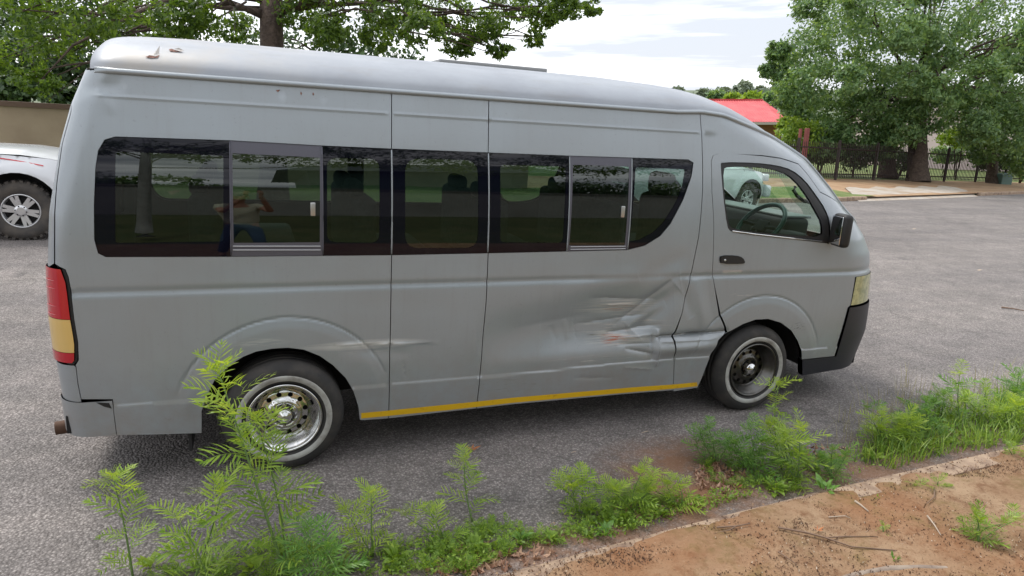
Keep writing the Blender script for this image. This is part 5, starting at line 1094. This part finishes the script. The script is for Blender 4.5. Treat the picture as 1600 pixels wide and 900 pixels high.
fern_weed('short weed leaning left at the foot of the tallest one', 330, 925, 278, 812, .12, 6, stems=1)
fern_weed('bushy weed at the bottom edge right of the tallest one', 505, 925, 478, 832, .12, 6, stems=2, mix='c')
fern_weed('thin pale weed in mid road edge with a forked tip', 583, 870, 580, 772, .085, 8, stems=2, mix='y')
fern_weed('upright weed below the fallen orange leaf', 738, 815, 726, 722, .125, 7)
fern_weed('short weed left of the upright one below the orange leaf', 700, 850, 672, 800, .09, 5, stems=2)
fern_weed('leafy weed clump below the middle of the yellow tape', 905, 805, 893, 752, .10, 5, stems=4, low=.8)
fern_weed('weed clump right of the leafy one on the reddish stain', 990, 800, 1002, 740, .09, 5, stems=4)
fern_weed('small pale weed beside the brown leaves in the gutter', 1062, 795, 1058, 752, .09, 4, stems=3, mix='y')
fern_weed('dense cool green weed left of the front wheel clump', 1118, 722, 1108, 672, .085, 5, stems=4, mix='c')
fern_weed('dense bushy weed under the front wheel', 1180, 742, 1172, 672, .10, 5, stems=4, mix='c')
fern_weed('tall weed with spiky tips just in front of the front wheel', 1222, 735, 1216, 605, .105, 8, stems=2)
fern_weed('broad weed clump below the front bumper', 1245, 755, 1250, 672, .115, 5, stems=4)
fern_weed('low weed right of the front wheel clump', 1300, 748, 1300, 705, .08, 4, stems=4, mix='c')
fern_weed('weed clump with pale tips beside the grass', 1372, 700, 1378, 648, .09, 5, stems=4)
fern_weed('slender tall weed rising from the grass at the right', 1502, 668, 1500, 585, .12, 7, mix='cy')
fern_weed('weed at the right edge among the grass', 1590, 640, 1592, 588, .12, 5, stems=4, mix='c')
fern_weed('feathery weed rising among the grass left of the slender one', 1450, 682, 1446, 628, .10, 5, stems=5, mix='c')
fern_weed('bright feathery weed at the front of the grass', 1420, 700, 1416, 655, .09, 5, stems=4, mix='gy')
fern_weed('feathery weed behind the bright one at the road side of the grass', 1470, 655, 1474, 618, .09, 4, stems=4, mix='c')
fern_weed('leafy feathery weed in the grass at the right edge near the kerb', 1580, 672, 1578, 628, .10, 5, stems=5, mix='gy')
fern_weed('weed half hidden in the grass near the right edge', 1545, 655, 1540, 612, .10, 4, stems=4, mix='g')
fern_weed('small feathery weed growing alone on the bare clay', 1528, 848, 1525, 805, .075, 4, z=.09, stems=4, mix='g', group='weeds on the clay')
fern_weed('tiny weed by the white trimmed end of the bare clay', 1585, 715, 1583, 698, .05, 3, z=.09, stems=3, mix='g', group='weeds on the clay')
fern_weed('little sprout on the clay above the long twig', 1380, 835, 1379, 822, .03, 3, z=.09, stems=1, mix='g', group='weeds on the clay')
fern_weed('tiny sprout in the middle of the clay patch', 1468, 765, 1466, 752, .05, 3, z=.09, stems=2, mix='g', group='weeds on the clay')
# broad-leaved weeds
def leafblade(n=1):
    mb = MB(); pts = [(0, .0, 0), (.2, .16, .05), (.45, .22, .07), (.72, .14, .03), (1, 0, -.10)]
    mid = [(x, 0, z - .03) for x, y, z in pts]; V = mid + [(x, y, z) for x, y, z in pts[1:4]] + [(x, -y, z) for x, y, z in pts[1:4]]
    mb.add(V, [[0, 5, 1], [1, 5, 6, 2], [2, 6, 7, 3], [3, 7, 4], [0, 1, 8], [1, 2, 9, 8], [2, 3, 10, 9], [3, 4, 10]]); return mb
BLm = {k: mesh('leaf', leafblade().v, leafblade().f, m_) for k, m_ in (('c', L_cool), ('g', L_weed), ('y', L_weed2))}
def broad_weed(label, u, v, size, n=12, z=0., key='c', group='broad leaved weeds in the gutter'):
    r = root(u, v, z); T = empty('broadleaf_weed', tuple(r)); tag(T, label, 'weed', group)
    for k in range(n):
        a = rw.uniform(0, 2 * PI); el = math.radians(rw.uniform(8, 70)); rr = rw.uniform(0, .35) * size
        ob('leaf', BLm[key], T, (rr * math.cos(a), rr * math.sin(a), rw.uniform(0, .45) * size), orient((math.cos(a) * math.cos(el), math.sin(a) * math.cos(el), math.sin(el)), rw.normal(0, .3)), size * rw.uniform(.45, .9))
for a in (('star shaped weed touching the front whitewall', 1168, 640, .075, 9, 0, 'c'), ('broad weed with large leaves below the front wheel clump', 1210, 768, .10, 14, 0, 'g'), ('bright leafed weed at the kerb left of the grass', 1365, 722, .09, 12, 0, 'y'), ('flat dark leafed weed lying on the kerb top', 1290, 770, .09, 12, .09, 'c'),
          ('round leafed weed in the gutter below the upright weed', 745, 862, .085, 16, 0, 'g'), ('leafy weed in the gutter right of the brown leaves', 812, 850, .08, 14, 0, 'c'), ('low leafy weed under the leafy clump', 945, 838, .08, 14, 0, 'c'), ('low weed where the kerb emerges', 860, 845, .06, 12, 0, 'g'), ('leafy weed at the kerb below the reddish stain', 1030, 806, .07, 14, 0, 'g'),
          ('single leafy seedling on the gutter edge', 1100, 792, .05, 10, 0, 'y'), ('low weed at the bottom edge left of centre', 620, 880, .09, 18, 0, 'g'), ('leafy weed at the bottom edge below the thin pale weed', 560, 895, .08, 16, 0, 'c'), ('yellowing weed at the bottom left corner of the weeds', 235, 890, .07, 14, 0, 'y'), ('small leafy weed at the bottom by the tallest one', 395, 895, .08, 16, 0, 'y'),
          ('three leafed seedling on the clay near the kerb', 1092, 858, .03, 5, .09, 'g'), ('small green rosette on the clay by the curved root', 1395, 878, .045, 9, .09, 'c'), ('tiny rosette on the clay right of the pale stick', 1370, 780, .03, 7, .09, 'g')):
    broad_weed(*a)
# ground cover, grass, litter: things nobody could count
def scatter_blades(name, label, cat, pts, hmin, hmax, w_, m, lean=.5):
    n = len(pts); h = rw.uniform(hmin, hmax, n); a = rw.uniform(0, 2 * PI, n); ln = rw.uniform(.1, lean, n) * h; d = np.stack([np.cos(a), np.sin(a), 0 * a], 1); s_ = np.stack([-np.sin(a), np.cos(a), 0 * a], 1) * w_
    up = np.array([0, 0, 1.]); P = np.asarray(pts); m1 = P + up * (h * .55)[:, None] + d * (ln * .35)[:, None]; tp_ = P + up * h[:, None] * .92 + d * ln[:, None]
    V = np.stack([P - s_, P + s_, m1 + s_ * .8, m1 - s_ * .8, tp_], 1).reshape(-1, 3); b = np.arange(n) * 5
    Fl = [[q, q + 1, q + 2, q + 3] for q in b] + [[q + 3, q + 2, q + 4] for q in b]
    return tag(ob(name, mesh(name, V, Fl, m)), label, cat, kind='stuff')
def rnd_px(n, poly, z=0.):
    P = []; poly = np.array(poly, float); lo, hi = poly.min(0), poly.max(0)
    while len(P) < n:
        q = rw.uniform(lo, hi, (n, 2)); q = q[pip(q[:, 0], q[:, 1], poly)]; P += [root(u, v, z) for u, v in q]
    return np.array(P[:n])
gp1 = rnd_px(2300, [(1330, 722), (1400, 668), (1480, 640), (1600, 600), (1700, 590), (1700, 668), (1600, 695), (1480, 712), (1390, 735)])
scatter_blades('kerb_grass', 'bright green grass growing thick along the kerb at the right', 'grass', gp1, .03, .17, .0030, leafmat('grass_blades', (.09, .20, .03), (.34, .46, .10), .4, .4), 1.0)
gp2 = np.concatenate([rnd_px(220, [(1270, 700), (1330, 640), (1420, 600), (1490, 640), (1400, 690)]), rnd_px(120, [(1400, 640), (1560, 580), (1600, 610), (1450, 660)])])
scatter_blades('dry_grass', 'thin dry grass stalks beside the front bumper', 'grass', gp2, .06, .26, .0013, mat('straw', (.34, .30, .13), .8), .6)
gc = np.concatenate([rnd_px(420, [(240, 905), (360, 850), (520, 840), (640, 850), (640, 905)]), rnd_px(900, [(560, 905), (640, 850), (760, 825), (870, 830), (800, 872), (700, 905)]), rnd_px(900, [(840, 860), (900, 800), (1010, 785), (1100, 780), (1060, 812), (960, 840)]),
                     rnd_px(520, [(1120, 770), (1160, 730), (1300, 720), (1400, 700), (1400, 728), (1290, 758), (1200, 782)]), rnd_px(350, [(1060, 800), (1110, 775), (1180, 775), (1110, 798)]), rnd_px(500, [(1380, 722), (1440, 690), (1600, 640), (1600, 690), (1480, 715)])])
Nn = rw.normal(size=(len(gc), 3)) * .5 + np.array([0, 0, 1.]); Nn /= np.linalg.norm(Nn, axis=1)[:, None]; gc2 = gc + np.array([0, 0, 1]) * rw.uniform(.003, .055, (len(gc), 1)) ** 1
V, Fq = leaf_quads(gc2, Nn, np.full(len(gc), .021), .24, rw)
tag(ob('ground_weeds', mesh('ground_weeds', V, Fq, L_weed)), 'low mat of small green weeds filling the gutter along the kerb', 'weeds', kind='stuff')
# fern-like small seedlings between the larger weeds
mb = MB(); fm = [frond(rw, 6, .07, .4) for _ in range(3)]
sp_ = np.concatenate([rnd_px(60, [(240, 905), (380, 850), (640, 850), (620, 905)]), rnd_px(70, [(600, 890), (760, 815), (860, 840), (720, 900)]), rnd_px(60, [(850, 850), (950, 775), (1090, 775), (1000, 825)]), rnd_px(55, [(1090, 720), (1190, 700), (1330, 725), (1200, 780), (1130, 765)]), rnd_px(70, [(1330, 715), (1420, 670), (1600, 610), (1600, 690)])])
for p in sp_:
    for _ in range(5):
        f_ = fm[rw.integers(3)]; a = rw.uniform(0, 2 * PI); el = rw.uniform(.2, 1.2); L_ = rw.uniform(.035, .075); E_ = orient((math.cos(a) * math.cos(el), math.sin(a) * math.cos(el), math.sin(el))).to_matrix(); A_ = np.array(E_) * L_
        mb.add((np.array(f_.v) @ A_.T) + p, f_.f)
tag(mb.ob('weed_seedlings', L_weed), 'mass of small feathery seedlings between the larger weeds', 'weeds', kind='stuff')
def litter(name, label, pts, size, m, curl=.25):
    n = len(pts); Nn = rw.normal(size=(n, 3)) * .45 + np.array([0, 0, 1.]); Nn /= np.linalg.norm(Nn, axis=1)[:, None]; pts = np.asarray(pts) + np.array([0, 0, .006]); V, Fq = leaf_quads(pts, Nn, np.full(n, size), .26, rw); V = V.reshape(n, 4, 3); V[:, 2, 2] += size * curl * rw.uniform(0, 1, n); V[:, 0, 2] += size * curl * rw.uniform(0, 1, n)
    return tag(ob(name, mesh(name, V.reshape(-1, 3), Fq, m)), label, 'litter', kind='stuff')
L_dead = leafmat('dead_leaves', (.20, .09, .055), (.55, .36, .25), .1, .7); L_deadd = leafmat('dark_debris', (.05, .028, .018), (.16, .08, .045), 0., .9)
litter('dead_leaves', 'brown dead leaves drifted in the gutter', np.concatenate([rnd_px(260, [(1085, 735), (1120, 722), (1170, 745), (1150, 775), (1090, 765)]), rnd_px(170, [(660, 905), (690, 850), (760, 850), (790, 880), (740, 905)]), rnd_px(120, [(940, 800), (1000, 785), (1100, 780), (1080, 805), (990, 815)]), rnd_px(60, [(760, 870), (860, 850), (870, 870), (790, 895)]), rnd_px(60, [(1260, 700), (1330, 700), (1330, 725), (1260, 725)])]), .036, L_dead, .5)
sp = np.array([(740, 905), (860, 872), (1000, 838), (1150, 802), (1330, 755), (1600, 695), (1700, 690), (1700, 905)])
litter('clay_debris', 'dark crumbs and leaf bits strewn over the bare clay', np.concatenate([rnd_px(3800, sp, .10), rnd_px(500, [(1230, 790), (1290, 775), (1310, 815), (1240, 830)], .10), rnd_px(400, [(1480, 740), (1600, 715), (1600, 760), (1500, 765)], .10), rnd_px(400, [(860, 900), (900, 872), (1100, 830), (1080, 870), (900, 905)], .10)]), .012, L_deadd, .6)
litter('pale_crumbs', 'pale dry leaf bits on the clay and road edge', np.concatenate([rnd_px(500, sp, .10), rnd_px(160, [(600, 850), (1060, 700), (1200, 700), (1100, 780), (700, 880)])]), .010, leafmat('pale_bits', (.4, .32, .24), (.6, .5, .4), 0, .8), .6)
cl_ = MB(); ico = [(0, 0, 1), (1, 0, 0), (0, 1, 0), (-1, 0, 0), (0, -1, 0), (0, 0, -1)]; icf = [[0, 1, 2], [0, 2, 3], [0, 3, 4], [0, 4, 1], [5, 2, 1], [5, 3, 2], [5, 4, 3], [5, 1, 4]]
for p in np.concatenate([rnd_px(900, sp, .10), rnd_px(250, [(700, 890), (1000, 740), (1250, 760), (1200, 790), (900, 850)])]):
    r = rw.uniform(.0022, .0075); cl_.add([p + np.array(q) * r * rw.uniform(.6, 1.3, 3) for q in ico], icf)
tag(cl_.ob('clay_crumbs', mat('clay_crumb', (.27, .15, .08), .95, var=(9, (.40, .27, .17), .4, .6))), 'small clods and pebbles on the clay verge', 'pebbles', kind='stuff')
# sticks and single leaves
M_twig = mat('grey_brown_twig', (.20, .13, .09), .9); M_ptwig = mat('pale_twig', (.42, .34, .27), .9)
def twig(label, pts, r, m=M_twig, z=.115, fork=None):
    P = [root(u, v, z) for u, v in pts]; c = P[0]; mb = MB().tube([p - c for p in P], [r * (1 - .5 * k / (len(P) - 1)) for k in range(len(P))], 6)
    if fork: mb.tube([root(u, v, z) - c for u, v in fork], [r * .6] * (len(fork) - 1) + [r * .25], 5)
    o_ = mb.ob('twig', m, None, True, loc=tuple(c)); tag(o_, label, 'twig', 'fallen twigs on the clay')
twig('longest twig, lying across the clay at the lower right', [(1216, 824), (1260, 832), (1290, 840), (1330, 854), (1400, 860)], .0052, fork=[(1290, 840), (1320, 838), (1372, 838)])
twig('short thick pale stick lying on the clay near the kerb', [(1336, 783), (1345, 789), (1357, 799)], .0062, M_ptwig)
twig('curved pale stick right of the middle of the clay', [(1449, 806), (1460, 820), (1470, 836)], .0048, M_ptwig)
twig('short dark stick below the three leaf sprout near the grass', [(1460, 762), (1460, 776), (1448, 787)], .0042)
twig('thin dark twig beside the kerb at centre', [(1120, 824), (1150, 822), (1172, 818)], .0045, fork=[(1150, 822), (1140, 828), (1120, 832)])
twig('faint thin twig left of the pale stick', [(1295, 808), (1320, 806), (1330, 810)], .003, M_ptwig); twig('thin twig slanting near the lower left of the clay', [(1216, 862), (1228, 870), (1245, 882)], .0035)
o_ = twig('thin dark twig on the far road at the right edge', [(1565, 480), (1582, 482), (1604, 486)], .010, z=.015)
Pr = [root(u, v, .09) for u, v in ((1290, 912), (1340, 899), (1390, 891), (1440, 890), (1500, 892), (1540, 898))]; rt_ = MB().tube([p - Pr[0] for p in Pr], [.010, .016, .020, .021, .018, .010], 10); tag(rt_.ob('tree_root', mat('grey_root', (.30, .24, .19), .9, bump=(40, .6, .01), var=(12, (.2, .15, .12), .4, .7)), None, True, loc=tuple(Pr[0])), 'smooth grey root breaking the clay at the bottom right edge', 'root')
M_orl = leafmat('orange_leaf', (.42, .16, .07), (.5, .2, .08), .2, .6)
def leafy(label, u, v, s_, z=.006, m=M_orl):
    r = root(u, v, z); mb = MB()
    for k, a in enumerate((0, 1.0, -1.1, 2.3, -2.5)):
        d = np.array([math.cos(a), math.sin(a), 0]); n_ = np.array([-d[1], d[0], 0]); l = s_ * (1 if k == 0 else .7); mb.add([(0, 0, .002), d * l * .45 + n_ * l * .15 + (0, 0, .006), d * l + (0, 0, .014), d * l * .45 - n_ * l * .15 + (0, 0, .004)], [[0, 1, 2], [0, 2, 3]])
    tag(mb.ob('fallen_leaf', m, None, loc=tuple(r)), label, 'leaf', 'single fallen leaves')
leafy('orange brown lobed leaf lying on the asphalt below the yellow tape', 737, 702, .06); leafy('orange leaf on the clay beside the longest twig', 1278, 829, .035, .115); leafy('reddish leaf at the kerb by the dead leaf drift', 1152, 762, .035); leafy('yellow leaf among the weeds at the bottom', 502, 888, .03, .02, L_weed2)
leafy('yellow leaf upright in the weeds below the road', 508, 860, .03, .03, L_weed2)
def chip(label, u, v, L_, w_):
    r = root(u, v, .004); mb = MB().add([(0, 0, 0), (L_, w_ * .3, .004), (L_ * .95, w_, .004), (.1 * L_, w_, 0), (L_ * .5, w_ * .5, .009)], [[0, 1, 4], [1, 2, 4], [2, 3, 4], [3, 0, 4]]); tag(mb.ob('straw_bit', M_ptwig, None, loc=tuple(r)), label, 'straw', 'pale bits on the asphalt')
chip('pale straw on the asphalt left of the reddish stain', 1002, 677, .06, .008); chip('small pale straw on the asphalt below the panel seam', 892, 708, .04, .006); chip('tiny white chip on the asphalt near the rear wheel', 480, 748, .02, .012); chip('white fleck on the far road right of the minibus', 1427, 358, .12, .05); chip('white fleck on the road right of the bumper', 1530, 423, .09, .05)
# ================================================================ the photographer (mirrored in the windows, standing behind the camera)
M_skin = mat('skin', (.42, .22, .15), .5); M_shirt = mat('pale_shirt', (.50, .50, .38), .8, bump=(8, .6, .03)); M_jean = mat('blue_jeans', (.035, .07, .15), .85); M_shoe = mat('brown_shoe', (.16, .10, .06), .7); M_hair = mat('grey_hair', (.22, .2, .18), .9)
def skinned(name, verts, edges, radii, m, parent, sub=2):
    me = bpy.data.meshes.new(name); me.from_pydata(verts, edges, []); me.materials.append(m); o_ = ob(name, me, parent); md = o_.modifiers.new('skin', 'SKIN'); md.use_smooth_shade = True
    for k, r in enumerate(radii):
        sv = me.skin_vertices[0].data[k]; rr = r if hasattr(r, '__len__') else (r, r); sv.radius = rr; sv.use_root = k == 0
    o_.modifiers.new('sub', 'SUBSURF').levels = sub; o_.modifiers['sub'].render_levels = sub; return o_
gz = float(vz(np.array([-.42]), np.array([2.3]))[0]); PB_ = l2w((-.17, -3.98, gz)); PM = empty('person', tuple(PB_)); tag(PM, 'man in pale shirt and blue jeans holding up a phone, mirrored in the window', 'person')
cl_h = CAM - PB_                                  # the camera, seen from his feet
hip = .90; ph = Vector(cl_h) + Vector((0, -.035, 0)); eye = cl_h[2] + .10
# body: pelvis, spine, neck, head top, arms, legs (facing +Y, stance wide)
Bv = [(0, .02, hip), (0, .0, 1.12), (0, .0, 1.32), (0, .02, 1.47), (.02, .06, 1.56), (.03, .08, 1.66), (.03, .07, 1.74),
      (.19, .0, 1.40), (.30, .16, 1.24), (ph.x + .06, ph.y - .10, ph.z - .10), (-.19, .0, 1.40), (-.16, .24, 1.25), (ph.x - .07, ph.y - .10, ph.z - .09),
      (.10, .0, .84), (.13, .10, .47), (.15, .02, .09), (-.10, .0, .84), (-.19, -.02, .48), (-.27, -.16, .09), (.16, .17, .04), (-.28, -.01, .04)]
Be = [(0, 1), (1, 2), (2, 3), (3, 4), (4, 5), (5, 6), (2, 7), (7, 8), (8, 9), (2, 10), (10, 11), (11, 12), (0, 13), (13, 14), (14, 15), (15, 19), (0, 16), (16, 17), (17, 18), (18, 20)]
Brd = [(.15, .11), (.15, .11), (.17, .11), (.055, .055), (.065, .075), (.078, .095), (.055, .065), .062, .042, .028, .062, .042, .028, .085, .058, .038, .085, .058, .038, .035, .035]
skinned('body', Bv, Be, Brd, M_skin, PM)
skinned('shirt', [(0, .02, .84), Bv[1], Bv[2], (0, .01, 1.43), Bv[7], (.25, .08, 1.31), Bv[10], (-.175, .12, 1.32)], [(0, 1), (1, 2), (2, 3), (2, 4), (4, 5), (2, 6), (6, 7)], [(.20, .15), (.19, .145), (.20, .135), .07, .078, .062, .078, .062], M_shirt, PM)
skinned('jeans', [(0, .02, hip - .02), (0, .02, hip + .08), Bv[13], Bv[14], (.15, .03, .12), Bv[16], Bv[17], (-.268, -.155, .12)], [(0, 1), (0, 2), (2, 3), (3, 4), (0, 5), (5, 6), (6, 7)], [(.155, .12), (.16, .125), .098, .072, .056, .098, .072, .056], M_jean, PM)
for a, b_ in ((15, 19), (18, 20)):
    p, q = Vector(Bv[a]), Vector(Bv[b_]); MB().rbox(p.x - .05, p.x + .05, p.y - .10, p.y + .20, 0, .10, .035).ob('shoe', M_shoe, PM, True)
hb = MB(); 
for i in range(9):
    for k in range(16):
        th = PI * .5 * i / 8; fi = 2 * PI * k / 16; hb.v.append((.032 + .088 * math.cos(fi) * math.cos(th), .055 + .103 * math.sin(fi) * math.cos(th), 1.66 + .115 * math.sin(th)))
hb.f = [[i * 16 + k, i * 16 + (k + 1) % 16, (i + 1) * 16 + (k + 1) % 16, (i + 1) * 16 + k] for i in range(8) for k in range(16)]; hb.ob('hair', M_hair, PM, True)
fc = MB().rbox(.015, .045, .155, .19, 1.60, 1.65, .012); fc.rbox(-.06, -.045, .06, .09, 1.60, 1.66, .006).rbox(.105, .12, .06, .09, 1.60, 1.66, .006); fc.ob('face_features', M_skin, PM, True)
MB().rbox(-.015, .005, .158, .168, 1.645, 1.655, .003).rbox(.055, .075, .158, .168, 1.645, 1.655, .003).ob('eyes', M_rub, PM); MB().rbox(.005, .055, .152, .160, 1.575, 1.583, .003).ob('mouth', mat('lips', (.3, .1, .09), .5), PM)
for sg, wr in ((1, Bv[9]), (-1, Bv[12])):       # hands: palm and five fingers curled round the phone edge
    w0 = Vector(wr); pc = Vector((ph.x + sg * .085, ph.y - .02, ph.z - .03)); HV = [tuple(w0), tuple((w0 + pc) / 2 + Vector((0, 0, -.01))), tuple(pc)]; HE = [(0, 1), (1, 2)]; HR = [.026, .030, .034]
    for k in range(4):
        b0 = pc + Vector((0, .012, .026 - .018 * k)); n0 = len(HV); L_ = (.9, 1., .95, .75)[k]; HV += [tuple(b0 + Vector((-sg * .012, .024 * L_, .002))), tuple(b0 + Vector((-sg * .036 * L_, .034, .003))), tuple(b0 + Vector((-sg * .055 * L_, .030, .002)))]; HE += [(2, n0), (n0, n0 + 1), (n0 + 1, n0 + 2)]; HR += [.0092, .0085, .007]
    n0 = len(HV); HV += [tuple(pc + Vector((-sg * .01, -.02, .035))), tuple(pc + Vector((-sg * .035, -.018, .045)))]; HE += [(2, n0), (n0, n0 + 1)]; HR += [.011, .008]
    skinned('hand', HV, HE, HR, M_skin, PM, 1)
pn = MB().rbox(-.078, .078, -.0045, .0045, -.037, .037, .004); po = pn.ob('phone', M_black, None, True, loc=tuple(PB_ + np.array(ph) + np.array([0, .012, 0]))); tag(po, 'black phone held up in both hands by the mirrored man', 'phone')
